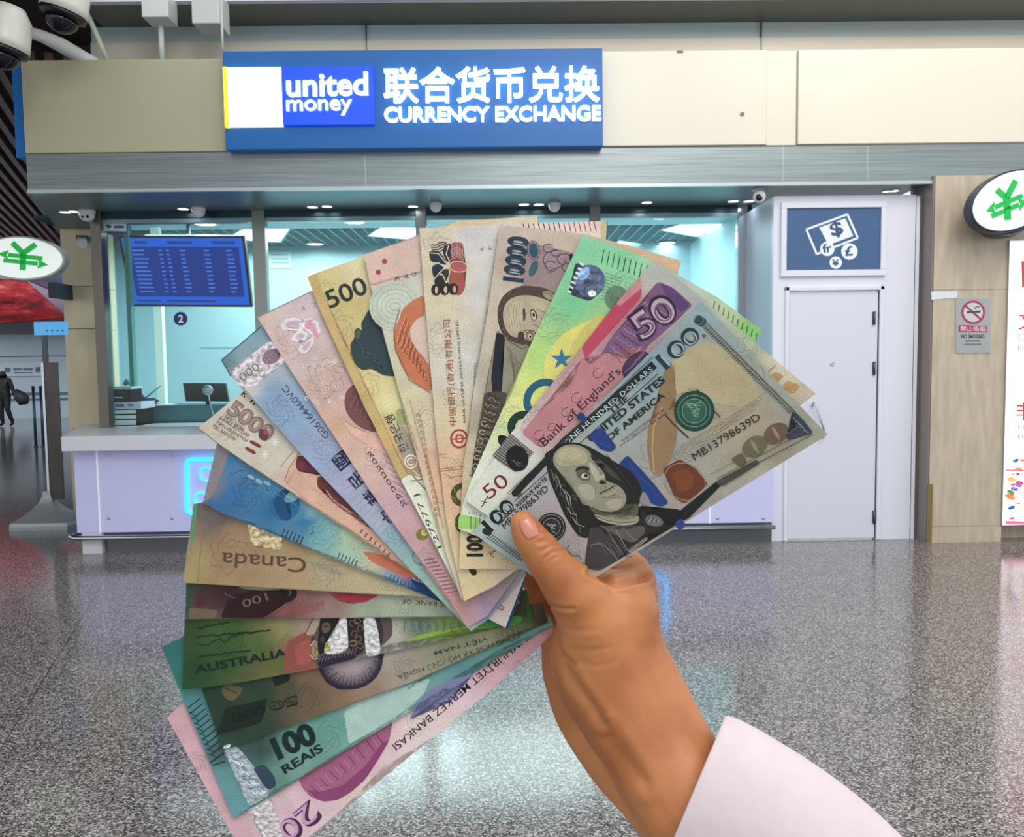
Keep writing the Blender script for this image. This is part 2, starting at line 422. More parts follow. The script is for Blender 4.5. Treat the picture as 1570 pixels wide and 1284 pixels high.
# transom sign board
t = empty('transom_sign', ((xdo0+xdo1)/2, YD, ys0), 'navy sign board with a banknote and coin symbols above the white door', 'sign')
fb = MB(); X0, X1 = W(1196, 370, YD).x, W(1357, 370, YD).x
fb.box(X0, X1, YD-.03, YD, ys0, ys0+.05); fb.box(X0, X1, YD-.03, YD, ys1-.05, ys1); fb.box(X0, X0+.045, YD-.03, YD, ys0+.05, ys1-.05); fb.box(X1-.045, X1, YD-.03, YD, ys0+.05, ys1-.05)
fb.build('frame', white, t, bevel=.004)
MB().box(X0+.045, X1-.045, YD-.012, YD-.002, ys0+.05, ys1-.05).build('panel', mat('navy_sign', '#3f5f8a', .35, emit=.05, noise=.05), t)
m = MB(); Ys = YD-.012
def frame_poly(mb, q, w, Y):
    for i in range(4): sign_line(mb, [q[i], q[(i+1) % 4]], w, Y, .004)
frame_poly(m, [(1236, 352), (1299, 329), (1315, 365), (1252, 390)], 3.2, Ys)
sign_poly(m, [(1256, 349), (1296, 335), (1308, 362), (1270, 376)], Ys, .003)
sign_poly(m, circ(1268, 382, 11), Ys, .006); sign_poly(m, circ(1302, 386, 12.5), Ys, .006); sign_poly(m, circ(1281, 403, 9.5), Ys, .006)
m.build('symbol', mat('sign_white', '#dfe6ee', .5, emit=.15), t)
m = MB()
for s_, A, B, h in (('$', (1277, 366), (1295, 361), 24), ('fr', (1262, 388), (1276, 386), 13), ('£', (1296, 393), (1308, 392), 15), ('¥', (1276, 408), (1286, 408), 10)):
    sign_text(m, s_, A, B, h, Ys-.006, .003, .02)
split_build(m, 'currency_mark', mat('navy_mark', '#33517c', .4), t)

# main illuminated sign
S = empty('fascia_sign', (W(633, 228, YF).x, YF-.1, W(633, 228, YF).z), 'long blue illuminated currency exchange sign on the fascia', 'sign')
Y1 = YF-.11
xs0 = W(343.5, 155, Y1).x; xs1 = W(924, 150, Y1).x; z0 = W(633, 227, Y1).z; z1 = W(633, 76, Y1).z
MB().box(xs0, xs1, Y1, YF-.01, z0, z1).build('sign_box', mat('sign_blue', '#0f5ea6', .4, emit=.08, ecol='#1573bb'), S, bevel=.006)
pxbox(MB(), 344, 103, 432, 194, Y1-.03, .03).build('yellow_panel', mat('lit_yellow_white', '#fff9e2', .4, emit=1.3), S)
pxbox(MB(), 343, 102, 348.5, 195, Y1-.034, .036).build('yellow_edge', mat('lit_yellow', '#ffee20', .4, emit=.9), S)
pxbox(MB(), 432.5, 102, 573, 191, Y1-.03, .03).build('blue_panel', mat('lit_blue', '#1048ea', .4, emit=.55), S)
lit = mat('lit_white_letters', '#ffffff', .4, emit=1.5, ecol='#f4fcff')
m = MB(); sign_text(m, 'united', (440, 149.5), (565, 147), 36, Y1-.03, .02, .02, res=6); m.build('lettering', lit, S)
m = MB(); sign_text(m, 'money', (440, 178.5), (540, 177), 24, Y1-.03, .02, .010, res=6); m.build('lettering', lit, S)
m = MB(); sign_text(m, '联合货币兑换', (589, 160), (919, 158), 55, Y1, .04, .012, res=5); m.build('lettering', lit, S)
m = MB(); sign_text(m, 'CURRENCY EXCHANGE', (590, 189), (921, 186.5), 23, Y1, .04, .02, res=6); m.build('lettering', lit, S)
# side sign at the fascia's left end
S2 = empty('side_sign', (xl-.08, YF+.3, W(28, 240, YF).z), 'narrow blue illuminated sign box on the left end of the fascia', 'sign')
za, zb = W(28, 241, YF).z, W(28, 97, YF).z
MB().box(xl-.09, xl-.004, YF+.02, YF+1.6, za, zb).build('sign_box', mat('sign_blue', '#1765ad'), S2, bevel=.004)
m = MB()
for a_, b_ in ((136, 172), (178, 190), (199, 203), (205, 209), (211, 216)):
    z2, z3 = W(16, b_, YF).z, W(16, a_, YF).z
    for k in range(3): m.box(xl-.13, xl-.09, YF+.12+k*.5, YF+.42+k*.5, z2, z3)
split_build(m, 'lettering', lit, S2)
# ---------------------------------------------------------------- ceiling fixtures
glow = mat('lamp_glow', '#ffffff', .4, emit=14, ecol='#f2fbff')
glowp = mat('panel_glow', '#ffffff', .4, emit=3.2, ecol='#f4feff')
rim = mat('lamp_rim', '#c9d2d4', .3, .5)
zso = zb0-.012
def downlight(px, py, z, label, group, r=.045):
    p = FL(px, py, z)
    o = empty('downlight', p, label, 'ceiling light', group)
    MB().lathe(p, [(r*1.25, 0), (r*1.25, -.006), (r, -.008), (r, 0)], 20).build('rim', rim, o)
    MB().lathe(p, [(.001, -.004), (r, -.004), (r, -.0035)], 20).build('lens', glow, o)
G = 'recessed downlights in the canopy soffit'
for px, py, lb in ((100, 325, 'round downlight at the far left of the canopy soffit, left of its twin'), (113, 324, 'round downlight just left of the leftmost white dome camera'),
        (281, 320, 'single round downlight left of the camera above the rate screen'), (479, 317, 'left downlight of the pair above the left glass bay'),
        (501, 316, 'right downlight of the pair above the left glass bay'), (633, 316, 'single downlight left of the soffit camera near the booth centre'),
        (803, 313, 'left downlight of the pair left of the right-hand soffit camera'), (826, 313, 'right downlight of the pair, touching the right-hand soffit camera'),
        (992, 310, 'single downlight above the right glass bay'), (1124, 308, 'left downlight of the pair near the glass end post'), (1148, 308, 'right downlight of the pair near the glass end post')):
    downlight(px, py, zso, lb, G)
for px, py, lb in ((1360, 293, 'left of two small downlights above the white door'), (1371, 292, 'right of two small downlights above the white door')):
    downlight(px, py, zso, lb, G, .035)
G = 'downlights in the booth ceiling'
for px, py, lb in ((315, 343, 'round lamp in the booth ceiling above the rate screen'), (543, 340, 'round lamp in the booth ceiling left of the central light panel'),
        (1013, 333, 'round lamp in the booth ceiling above the large right light panel')):
    downlight(px, py, zi, lb, G, .10)
for px, py, lb in ((483, 374, 'small round lamp at the back left of the grid ceiling'), (1023, 372, 'small round lamp at the back right of the grid ceiling')):
    downlight(px, py, zi+.015, lb, G, .085)
G = 'square light panels in the booth ceiling'
for q, lb in (((372, 350, 446, 347, 430, 371, 345, 366), 'square light panel behind the first mullion, above the rate screen'),
              ((585, 347, 700, 349, 690, 372, 563, 361), 'square light panel in the booth ceiling above the notes'),
              ((1060, 338, 1120, 343, 1068, 363, 1012, 352), 'large square light panel at the right end of the booth ceiling'),
              ((950, 368, 1004, 376, 985, 390, 925, 382), 'light panel at the back right, just above the green note')):
    P = [FL(q[i], q[i+1], zi+.02) for i in range(0, 8, 2)]
    c = sum(P, Vector())/4
    o = empty('ceiling_panel', c, lb, 'ceiling light', G)
    MB().prism(P, (0, 0, .01)).build('diffuser', glowp, o)
    m = MB()
    for i in range(4): m.tube([P[i], P[(i+1) % 4]], .012, 4, smooth=False)
    m.build('frame', rim, o)
# white dome cameras on the soffit
def dome(px, py, label, r=.06, z=None, lens=True):
    p = FL(px, py-9, zso)
    o = empty('dome_camera', p, label, 'security camera', 'white security cameras under the canopy')
    MB().lathe(p, [(r, 0), (r*1.02, -r*.35), (r*.95, -r*.5)], 24).build('base', whitepl, o)
    prof = [(r*.94*math.cos(a), -r*.5-r*.95*math.sin(a)) for a in [i*math.pi/2/8 for i in range(9)]]
    bd = MB().lathe(p, prof, 24).build('dome', whitepl, o)
    if lens:
        c = p+Vector((.01, -r*.72, -r*.95))
        m = MB()
        for dx in (-.022, .018): m.lathe(c+Vector((dx, 0, 0)), [(.012, .006), (.012, -.008), (.004, -.012)], 12, axis='y')
        split_build(m, 'lens', black, bd)
dome(133, 331, 'white security camera with two black lenses at the left end of the canopy', .07)
dome(304, 327, 'white security camera under the canopy right above the rate screen', .06, lens=False)
dome(668, 320, 'white security camera under the canopy near the middle of the booth', .055, lens=False)
dome(850, 320, 'white security camera under the canopy above the yen note', .055, lens=False)
# big bullet camera above the return wall
p = FL(1163, 289, zso)
o = empty('bullet_camera', p, 'white swivel security camera in the canopy corner above the bluish wall', 'security camera')
MB().lathe(p, [(.045, 0), (.045, -.02), (.02, -.025)], 20).build('mount', whitepl, o)
hd = MB(); hd.tube([p+Vector((.01, .03, -.045)), p+Vector((.01, .0, -.05)), p+Vector((-.02, -.08, -.085)), p+Vector((-.022, -.085, -.087))], [.03, .05, .05, .035], 16)
hd = hd.build('camera_head', whitepl, o)
MB().lathe(p+Vector((-.02, -.087, -.088)), [(.028, .004), (.026, -.006), (.004, -.008)], 16, axis='y').build('lens', black, hd)
p = W(129, 367, 8.15)
o = empty('wall_camera', p, 'small white camera on a bracket at the top of the stone column', 'security camera')
MB().box(p.x-.05, p.x+.05, 8.09, 8.2, p.z-.02, p.z+.03).build('bracket', mat('dark_bracket', '#4a4f4c'), o)
MB().tube([p+Vector((0, -.05, -.02)), p+Vector((.08, -.2, -.08))], [.045, .04], 14).build('camera_body', whitepl, o)

# ---------------------------------------------------------------- the counter
HC = EYE.z-.515
yc0, ycb = 6.42, 6.56
xc0 = W(93, 666, yc0).x; xcr = xd0-.003
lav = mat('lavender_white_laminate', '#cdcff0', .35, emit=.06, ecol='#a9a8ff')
ct = empty('service_counter', ((xc0+xcr)/2, ycb, 0), 'long white service counter with a steel foot rail in front of the glass', 'counter')
zt_ = W(300, 667, yc0).z; zb_ = W(300, 690, yc0).z
m = MB(); m.prism([(xc0, yc0, zb_), (xcr, yc0, zb_), (xcr, 7.91, zb_), (xil-.2, 7.91, zb_), (xc0-SL*1.49, 7.91, zb_)], (0, 0, zt_-zb_))
m.build('worktop', mat('worktop_white', '#dcdde6', .25), ct, bevel=.006)
zlow = W(300, 815, ycb).z
xb0 = W(115, 750, ycb).x
bd = MB().prism([(xb0, ycb, zlow), (xcr, ycb, zlow), (xcr, YG+.1, zlow), (xb0-SL*1.4, ycb+1.4, zlow)], (0, 0, zb_-zlow)).build('body', lav, ct, bevel=.004)
m = MB()
for px in (151, 462, 775, 1088): 
    x = W(px, 750, ycb).x; m.box(x-.006, x+.006, ycb-.006, ycb, zlow, zb_)
split_build(m, 'joint_strip', mat('pale_joint', '#f2f0ff', .3, emit=.15), bd)
for px in (167, 264, 480, 575, 790, 886, 1100, 1170):
    for py in (698, 795 if px < 900 else 795):
        q = W(px, py, ycb); MB().lathe(q, [(.012, 0), (.012, -.006), (.003, -.009)], 12, axis='y').build('screw', chrome, bd)
m = MB(); m.box(xb0+.05, xcr, ycb+.05, YG, .0, zlow); m.build('plinth', mat('grey_steel_plinth', '#6d7076', .3, .6), ct)
x5 = W(126, 830, ycb).x; x6 = W(156, 830, ycb).x
MB().box(x5, x6, ycb+.0, ycb+.06, .0, zlow).build('foot', mat('worktop_white'), ct)
m = MB(); zr = W(300, 821, ycb-.05).z
m.tube([(xb0-.06, ycb+.3, zr), (xb0-.03, ycb-.05, zr), (xb0+.03, ycb-.09, zr), (xcr-.02, ycb-.09, zr)], .018, 12)
m.box(xb0, xcr, ycb-.03, ycb+.06, zr-.03, zr-.015)
m.build('foot_rail', chrome, ct)
# cyan light outlines on the counter front
led = mat('cyan_light_tube', '#36c4ff', .4, emit=2.2, ecol='#23b6ff')
for (a, b_, lb) in ((286, 380, 'glowing cyan rounded outline logo at the left of the counter front'), (930, 1022, 'glowing cyan rounded outline logo on the right part of the counter front')):
    o = empty('led_logo', W((a+b_)/2, 788, ycb-.01), lb, 'sign')
    m = MB(); P = []
    for (cx, cy, a0) in ((a+8, 713, 180), (b_-8, 713, 270), (b_-8, 780, 0), (a+8, 780, 90)):
        P += [W(*q, ycb-.02) for q in circ(cx, cy, 8, 8, 0, a0, a0+90, 5)]
    m.tube(P+[P[0]], .013, 8); m.build('outline', led, o)
    m = MB()
    for cx, cy in ((a+30, 728), (a+22, 766), (a+62, 730), (a+60, 764)):
        Q = [W(*q, ycb-.015) for q in circ(cx, cy, 10, 10, 0, 20, 320, 14)]; m.tube(Q, .007, 6)
    split_build(m, 'ornament', led, o)

# ---------------------------------------------------------------- inside the booth
TVt, TVb = 7.78, 8.06
P = [W(181, 361.5, TVt), W(374.5, 362, TVt), W(387, 471, TVb), W(203, 470, TVb)]
nrm = (P[1]-P[0]).cross(P[3]-P[0]).normalized()
if nrm.y > 0: nrm = -nrm
tv = empty('rate_display', (P[2]+P[3])/2, 'hanging flat screen with a blue exchange rate table', 'screen')
m = MB(); m.prism(P, -nrm*.05); m.build('casing', black, tv)
def tvp(x, y, k=.001):                # bilinear position on the screen, x and y in 0..1
    a = P[0].lerp(P[1], x); c = P[3].lerp(P[2], x); return a.lerp(c, y)+nrm*k
def quad(mb, x0, y0, x1, y1, k, mi=0): 
    f = mb.b.faces.new([mb.b.verts.new(tvp(*q, k)) for q in ((x0, y0), (x1, y0), (x1, y1), (x0, y1))]); f.material_index = mi
m = MB(); quad(m, .02, .03, .98, .97, .001, 0); quad(m, .055, .15, .945, .85, .002, 1)
random.seed(3)
for r in range(11):
    y = .19+r*.058
    for c, (x, w) in enumerate(((.09, .12), (.30, .03), (.36, .03), (.47, .05), (.66, .05), (.84, .06))):
        quad(m, x, y, x+w*random.uniform(.7, 1.1), y+.020, .003, 2)
for x0, x1 in ((.12, .22), (.38, .58), (.74, .92)): quad(m, x0, .07, x1, .11, .003, 3)
for x0, x1 in ((.05, .25), (.3, .7)): quad(m, x0, .90, x1, .93, .003, 3)
m.build('screen', [mat('screen_blue', '#03050a', .25, emit=1.0, ecol='#1558cc'), mat('screen_dark_blue', '#02030a', .25, emit=1.0, ecol='#0a2a82'), mat('screen_text', '#02040a', .25, emit=.9, ecol='#4a78dc'), mat('screen_header_text', '#02040a', .25, emit=.9, ecol='#123a86')], tv)
pa = tvp(.5, .1, -.05); MB().tube([pa, pa+Vector((0, .12, .0)), Vector((pa.x, pa.y+.12, zi))], .02, 10).build('hanger', steel2, tv)
bdg = empty('number_badge', W(277, 489, YG-.002), 'round navy badge with the number 2 on the glass under the rate screen', 'badge')
m = MB(); sign_poly(m, circ(277, 489, 10.5), YG-.001, .003); m.build('disc', mat('navy_badge', '#1d2f66', .4), bdg)
m = MB(); sign_text(m, '2', (273.5, 495), (281, 495), 12, YG-.004, .002, .02); m.build('digit', mat('badge_white', '#e8f0f4', .4), bdg)
stk = empty('glass_sticker', W(175, 346, YG-.002), 'small white and blue camera notice sticker at the top left of the glass', 'sticker')
m = MB(); sign_poly(m, [(154, 337), (194, 337), (194, 355), (154, 354)], YG-.002, .002); m.build('sheet', mat('sticker_white', '#dbe7f2', .5), stk)
m = MB(); sign_poly(m, [(160, 345), (168, 344), (172, 348), (166, 351)], YG-.004, .001); sign_poly(m, [(174, 346), (190, 346), (190, 350), (174, 350)], YG-.004, .001)
sign_poly(m, [(154, 355), (194, 356), (194, 358), (154, 357)], YG-.002, .002); m.build('print', mat('sticker_navy', '#3d5e8c', .5), stk)
# paper notices on the back wall
for q, lb in (((412, 385, 447, 411), 'white notice sheet on the booth back wall, right of the first mullion'),
              ((1091, 383, 1113, 400), 'small white notice on the right booth wall near the top')):
    o = empty('wall_notice', W((q[0]+q[2])/2, q[3], YI-.01), lb, 'notice')
    pxbox(MB(), *q, YI-.012, .008).build('sheet', mat('notice_white', '#d6ecee', .5), o)
    m = MB()
    for k in range(3): sign_poly(m, [(q[0]+4, q[1]+5+k*6), (q[2]-6+k*1, q[1]+5+k*6), (q[2]-6+k, q[1]+7+k*6), (q[0]+4, q[1]+7+k*6)], YI-.012, .002)
    m.build('print', mat('notice_grey', '#8fb4bc', .5), o)
# a sign's reflection in the glass, put on the booth wall as lettering
o = empty('sign_reflection', W(1085, 440, YI-.02), 'green exchange symbol with grey letters on the back right booth wall', 'sign')
gm = mat('mint_green', '#38c79a', .4, emit=.25)
m = MB()
def yen_sign(mb, f, Y, mapper=None, t=.01):
    L = lambda pts, w: sign_line(mb, [f(*p) for p in pts], w, Y, t, 0, mapper)
    L([(-.42, -.75), (.02, -.18)], yw); L([(.45, -.80), (-.02, -.18)], yw); L([(0, -.25), (0, .78)], yw*1.1)
    L([(-.55, -.02), (.72, -.02)], yw*.8); L([(-.72, .32), (.55, .32)], yw*.8)
    for s in (-1, 1):
        yy = -.02 if s < 0 else .32
        pts = [(s*.95, yy), (s*.55, yy-.27), (s*.62, yy), (s*.55, yy+.27)]
        sign_poly(mb, [f(*p) for p in pts], Y, t, 0, mapper)
yw = 3; yen_sign(m, lambda u, v: (1120+u*13, 431+v*13), YI-.015); m.build('symbol', gm, o)
m = MB(); sign_text(m, 'EXCHANGE', (1062, 433), (1101, 433), 7, YI-.015, .004, 0); sign_text(m, '兑换', (1078, 444), (1101, 444), 7, YI-.015, .004, 0)
m.build('lettering', mat('faint_teal', '#7fb9c4', .5), o)
# things on the counter
def thing_box(name, px0, py0, px1, py1, Y, dep, col, label, cat, group=None, rough=.4):
    a, c = W(px0, py1, Y), W(px1, py0, Y)
    o = empty(name, ((a.x+c.x)/2, Y, a.z), label, cat, group); return o, a, c
zw = zt_
zdesk = W(300, 655, YG).z
o = empty('leaflet_drawer_box', (W(192, 640, 7.6).x, 7.6, zdesk), 'black desktop organiser with three white drawer fronts at the left of the glass', 'organiser')
Y = 7.6; a = W(166, 628, Y); c = W(217, 653, Y)
MB().box(a.x, c.x, Y, Y+.28, zt_+.001, a.z).build('case', mat('navy_black', '#06080f', .6, spec=.05), o, bevel=.004)
for y0, y1 in ((629, 634.5), (637, 642), (644.5, 652)): pxbox(MB(), 174, y0, 208, y1, Y-.01, .012).build('drawer', whitepl, o)
o2 = empty('card_tray', W(190, 628, Y), 'flat white tray with small dark lettering lying on the drawer box', 'tray')
b1 = W(164, 628, Y-.02); b2 = W(216, 617, Y-.02)
MB().box(b1.x, b2.x, Y-.02, Y+.29, a.z+.001, b2.z).build('tray_body', mat('pale_lilac', '#cfd0e2', .4), o2, bevel=.004)
m = MB(); 
for q in ((177, 620, 190, 624), (196, 620, 204, 623)): sign_poly(m, [(q[0], q[1]), (q[2], q[1]), (q[2], q[3]), (q[0], q[3])], Y-.02, .002)
m.build('print', mat('notice_grey2', '#5a6076', .5), o2)
o3 = empty('card_terminal', W(183, 617, Y), 'black box device standing on the white tray at the left of the glass', 'device')
c1 = W(163, 616, Y); c2 = W(200, 597, Y)
MB().box(c1.x, c2.x, Y, Y+.24, b2.z+.001, c2.z).build('body', mat('navy_black', '#141829'), o3, bevel=.004)
c3 = W(200, 593, Y)
MB().box(c1.x-.005, c2.x+.005, Y-.005, Y+.245, c2.z, c3.z).build('lid', mat('mint_white', '#b9cfd0', .4), o3)
m = MB(); sign_poly(m, [(174, 609), (188, 609), (188, 610.5), (174, 610.5)], Y, .002); m.build('print', whitepl, o3)
mb_ = MB(); q = W(191, 590, Y+.1); mb_.tube([q, q+Vector((.02, 0, .03)), q+Vector((.05, 0, .01))], [.02, .025, .02], 8)
tag(mb_.build('paper_roll', mat('teal_grey', '#54747a', .5)), 'small crumpled grey-green object on top of the black device', 'paper')
Y = 8.0
# the desk inside
desk = empty('inner_desk', (W(400, 640, 7.9).x, 7.9, 0), 'dark teal desk running along the inside of the glass', 'desk')
zd = W(300, 621, 8.0).z
MB().box(xil+.02, xir-.02, 7.93, 8.4, zd-.03, zd).build('desktop', mat('teal_desktop', '#1f5f68', .3), desk)
m = MB(); m.box(xil+.02, xir-.02, 7.95, 7.99, .0, zd-.03); m.build('front_panel', mat('teal_desk', '#2a6b74', .4, noise=.1), desk)
o = empty('telephone', W(225, 620, Y), 'dark blue handset with a coiled loop on the inner desk', 'telephone')
q = [W(*p_, Y) for p_ in ((203, 604), (210, 602), (217, 607), (222, 614), (228, 617), (240, 616))]
MB().tube(q, [.015, .018, .018, .025, .04, .025], 10).build('handset', mat('deep_blue', '#17305e', .3), o)
MB().tube([W(*p_, Y) for p_ in ((204, 613), (222, 614), (236, 613), (243, 615))], [.014, .018, .018, .010], 10).build('base', mat('deep_blue', '#17305e'), o)
m = MB().tube([W(224, 610, Y+.05), W(246, 592, Y+.05)], .006, 8); tag(m.build('desk_pen', mat('grey_teal', '#5a8a94', .4)), 'thin slanting pen behind the blue handset', 'pen')
m = MB(); a = W(245, 619.5, Y); c = W(268, 621, Y); m.box(a.x, c.x, Y-.1, Y+.1, zd+.001, zd+.012); tag(m.build('paper_pad', whitepl), 'flat white paper pad lying on the inner desk', 'paper')
o = empty('desk_monitor', W(318, 620, Y+.1), 'black monitor seen from behind on the inner desk', 'monitor')
P4 = [W(280, 587.5, Y+.05), W(345, 588, Y+.05), W(350, 616, Y+.12), W(284.5, 615.5, Y+.12)]
MB().prism(P4, (0, .05, 0)).build('casing', black, o, bevel=.004)
q = (P4[2]+P4[3])/2; MB().tube([q+Vector((0, .02, .03)), Vector((q.x, q.y+.02, zd))], .02, 10).build('stand', black, o)
o = empty('desk_microphone', W(323, 632, 7.7), 'round silver microphone on a thin gooseneck in front of the monitor', 'microphone')
q = W(318.5, 598.5, 7.7)
MB().lathe(q, [(.046, .012), (.05, 0), (.044, -.012), (.02, -.018)], 24, axis='y').build('head', mat('silver_mesh', '#a9b4b8', .35, .6, noise=.3, nscale=120), o)
MB().tube([q+Vector((0, .01, -.04)), q+Vector((.01, .02, -.12)), Vector((q.x+.03, 7.8, zt_))], .006, 8).build('gooseneck', mat('silver_rod', '#9fb0b4', .3, .8), o)

# ---------------------------------------------------------------- signs at both sides
green = mat('sign_green', '#12a043', .4, emit=.5)
face = mat('sign_face', '#eef6f1', .4, emit=.42)
navy = mat('dark_navy_shell', '#16263a', .35)
def oval(cx, cy, a, b_, rot, Y, depth, label, parts):
    o = empty('exchange_oval_sign', W(cx, cy+b_, Y), label, 'sign', 'oval exchange signs')
    P = [W(*q, Y) for q in circ(cx, cy, a, b_, rot, n=48)]
    P2 = [W(*q, Y) for q in circ(cx, cy, a-3, b_-3, rot, n=48)]
    MB().prism(P, (0, depth, 0)).build('housing', parts[0], o, bevel=.006)
    MB().prism([p+Vector((0, -.001, 0)) for p in P2], (0, -.008, 0)).build('face', face, o)
    return o
o = oval(33, 396, 66, 34, 3, 7.2, .09, 'white oval sign with a green yuan symbol beside the left stone column', [mat('silver_shell', '#a9b3b0', .35)])
m = MB(); yw = 8; r_ = math.radians(6)
yen_sign(m, lambda u, v: (36+u*41*math.cos(r_)-v*30*math.sin(r_)*.3, 394+u*41*math.sin(r_)+v*26), 7.2-.009); m.build('symbol', green, o)
q0 = W(98, 425, 7.5); MB().box(W(86, 440, 7.9).x, xa+.02, 7.9, 8.2, W(85, 452, 7.6).z, W(85, 428, 7.6).z).build('bracket', navy, o)
o = oval(1551, 308, 66, 45, -24, 6.15, .1, 'white oval sign with a green yuan symbol on the right stone wall', [navy])
def rf(u, v): return (1543+u*33+v*2, 311+v*34-u*14)
m = MB(); yw = 9; yen_sign(m, rf, 6.15-.009); m.build('symbol', green, o)
m = MB()
Pf = [W(*q, 6.15+.1) for q in circ(1551, 310, 66, 46, -24, n=36)]; cen = sum(Pf, Vector())/36
Pb = [Vector((1.0*(cen.x+.10)+(p.x-cen.x)*.86, YF-.03, cen.z-.02+(p.z-cen.z)*.92)) for p in Pf]
va = [m.b.verts.new(p) for p in Pf]; vb = [m.b.verts.new(p) for p in Pb]
for i in range(36): m.b.faces.new([va[i], va[(i+1) % 36], vb[(i+1) % 36], vb[i]]).smooth = True
m.b.faces.new(va); m.b.faces.new(vb[::-1]); m.build('drum', navy, o)
# no smoking plate
o = empty('no_smoking_sign', W(1491, 541, YF-.03), 'grey no smoking plate on the right stone wall', 'sign')
Yn = YF-.032
sign_poly_m = MB(); sign_poly(sign_poly_m, [(1464.5, 457), (1517, 457.5), (1517.5, 541), (1464.5, 541)], Yn, .008); sign_poly_m.build('plate', mat('plate_grey', '#a8aeae', .3, .3), o)
m = MB(); red = mat('notice_red', '#b5305a', .4)
Q = circ(1492, 479, 16.5, n=32)
for i in range(32): sign_line(m, [Q[i], Q[(i+1) % 32]], 3, Yn-.008, .003)
sign_line(m, [(1480, 469), (1505, 491)], 3, Yn-.008, .003)
sign_poly(m, [(1470, 499), (1513, 500), (1513, 509.5), (1470, 509)], Yn-.008, .003); m.build('red_print', red, o)
m = MB(); sign_poly(m, circ(1492, 479, 15), Yn-.008, .001); m.build('circle', mat('plate_pale', '#ccd0d2', .4), o)
m = MB(); sign_line(m, [(1482, 479), (1503, 478)], 3, Yn-.009, .003); sign_line(m, [(1494, 474), (1497, 470), (1502, 471)], 1, Yn-.009, .003)
sign_text(m, 'NO SMOKING', (1474, 519), (1509, 519), 6, Yn-.008, .002, .01); sign_line(m, [(1480, 523), (1503, 523)], 1.6, Yn-.008, .002); sign_line(m, [(1478, 528), (1505, 528)], 1, Yn-.008, .002); m.build('black_print', mat('plate_ink', '#4a4c50', .5), o)
m = MB(); sign_text(m, '禁止吸烟', (1472, 508), (1511, 508.5), 7.5, Yn-.011, .002, .01); m.build('lettering', mat('plate_white', '#e6d5dc', .5), o)
m = MB(); sign_poly(m, [(1427.5, 447.5), (1467, 447), (1468, 451), (1466, 457), (1428, 460)], YF-.031, .004); tag(m.build('paper_strip', mat('tape_white', '#dfe4ea', .4)), 'white paper strip taped to the stone edge left of the no smoking plate', 'paper')
# poster light box
o = empty('poster_light_box', W(1560, 806, YF-.06), 'glowing white poster light box cut by the right picture edge', 'poster')
x8 = W(1541.5, 600, YF-.05).x; z8 = W(1560, 805, YF-.05).z; z9 = W(1560, 368, YF-.05).z
MB().box(x8, x8+1.1, YF-.05, YF+.12, z8, z9).build('box', mat('aluminium', '#b9bcc0', .3, .6), o)
MB().box(x8+.006, x8+1.09, YF-.056, YF-.05, z8+.0, z9-.01).build('poster', mat('poster_white', '#fbf1f2', .4, emit=.95), o)
m = MB(); Yp = YF-.057
sign_poly(m, [(1566, 401), (1600, 401), (1600, 441), (1567, 441)], Yp, .002)
sign_text(m, '文', (1561, 506), (1592, 506), 29, Yp, .002, .0); sign_text(m, '非', (1558, 645), (1590, 645), 28, Yp, .002, .0)
m.build('red_print', mat('poster_red', '#ee2238', .4, emit=.6), o)
m = MB()
for s_, y in (('Cultural', 522), ('Products', 539), ('Intangible', 661), ('Heritage', 676)): sign_text(m, s_, (1561, y), (1600, y), 10, Yp, .001, 0)
m.build('grey_print', mat('poster_grey', '#b58f98', .4, emit=.4), o)
random.seed(11); cols = ['#3558d8', '#e8b458', '#d84a60', '#f0e6c8', '#5a8f4a', '#e88a5a', '#8a6ad0']
for ci, cc in enumerate(cols):
    m = MB()
    for k in range(9):
        cx = random.uniform(1542, 1640); cy = random.uniform(705, 796); r = random.uniform(3, 7)
        sign_poly(m, circ(cx, cy, r, r*.5, random.uniform(-20, 20), n=9), Yp-.0004*ci, .001)
    split_build(m, 'picture_patch', mat('poster_patch_%d' % ci, cc, .4, emit=.5), o)
m = MB(); sign_poly(m, [(1541.5, 799), (1650, 801), (1650, 806), (1541.5, 804)], Yp-.003, .001); sign_poly(m, [(1541.5, 720), (1650, 722), (1650, 724), (1541.5, 722)], Yp-.003, .001)
m.build('pink_band', mat('poster_pink', '#f06a88', .4, emit=.6), o)

# ---------------------------------------------------------------- the hall on the left
YW = 26.0
wallb = mat('far_wall_blue', '#aebfcc', .4, emit=.05, noise=.03, nscale=.5)
zt2 = W(50, 511, YW).z
struct(MB().box(-30, -8, YW, YW+.3, 0, zt2), 'wall_far', wallb)
m = MB(); m.box(-30, -8, YW-.03, YW, W(50, 546, YW).z-.03, W(50, 546, YW).z); m.box(-30, -8, YW-.06, YW, W(50, 606, YW).z, W(50, 602, YW).z); m.box(-30, -8, YW-.06, YW, W(50, 614, YW).z, W(50, 611, YW).z)
struct(m, 'trim_12', mat('wall_line', '#5d6f80', .5))
o = empty('wall_sign_panel', W(38, 576, YW-.1), 'pale notice board with faint lettering on the far wall', 'notice board')
pxbox(MB(), -6, 556, 64, 577, YW-.1, .05).build('panel', mat('panel_pale', '#c2cfdb', .4), o)
m = MB(); 
for q in ((8, 564, 16, 571), (21, 565, 33, 568), (36, 565, 50, 568), (22, 571, 50, 572.5), (55, 563, 61, 571)): sign_poly(m, [(q[0], q[1]), (q[2], q[1]), (q[2], q[3]), (q[0], q[3])], YW-.1, .02)
m.build('print', mat('panel_ink', '#5b6878', .5), o)
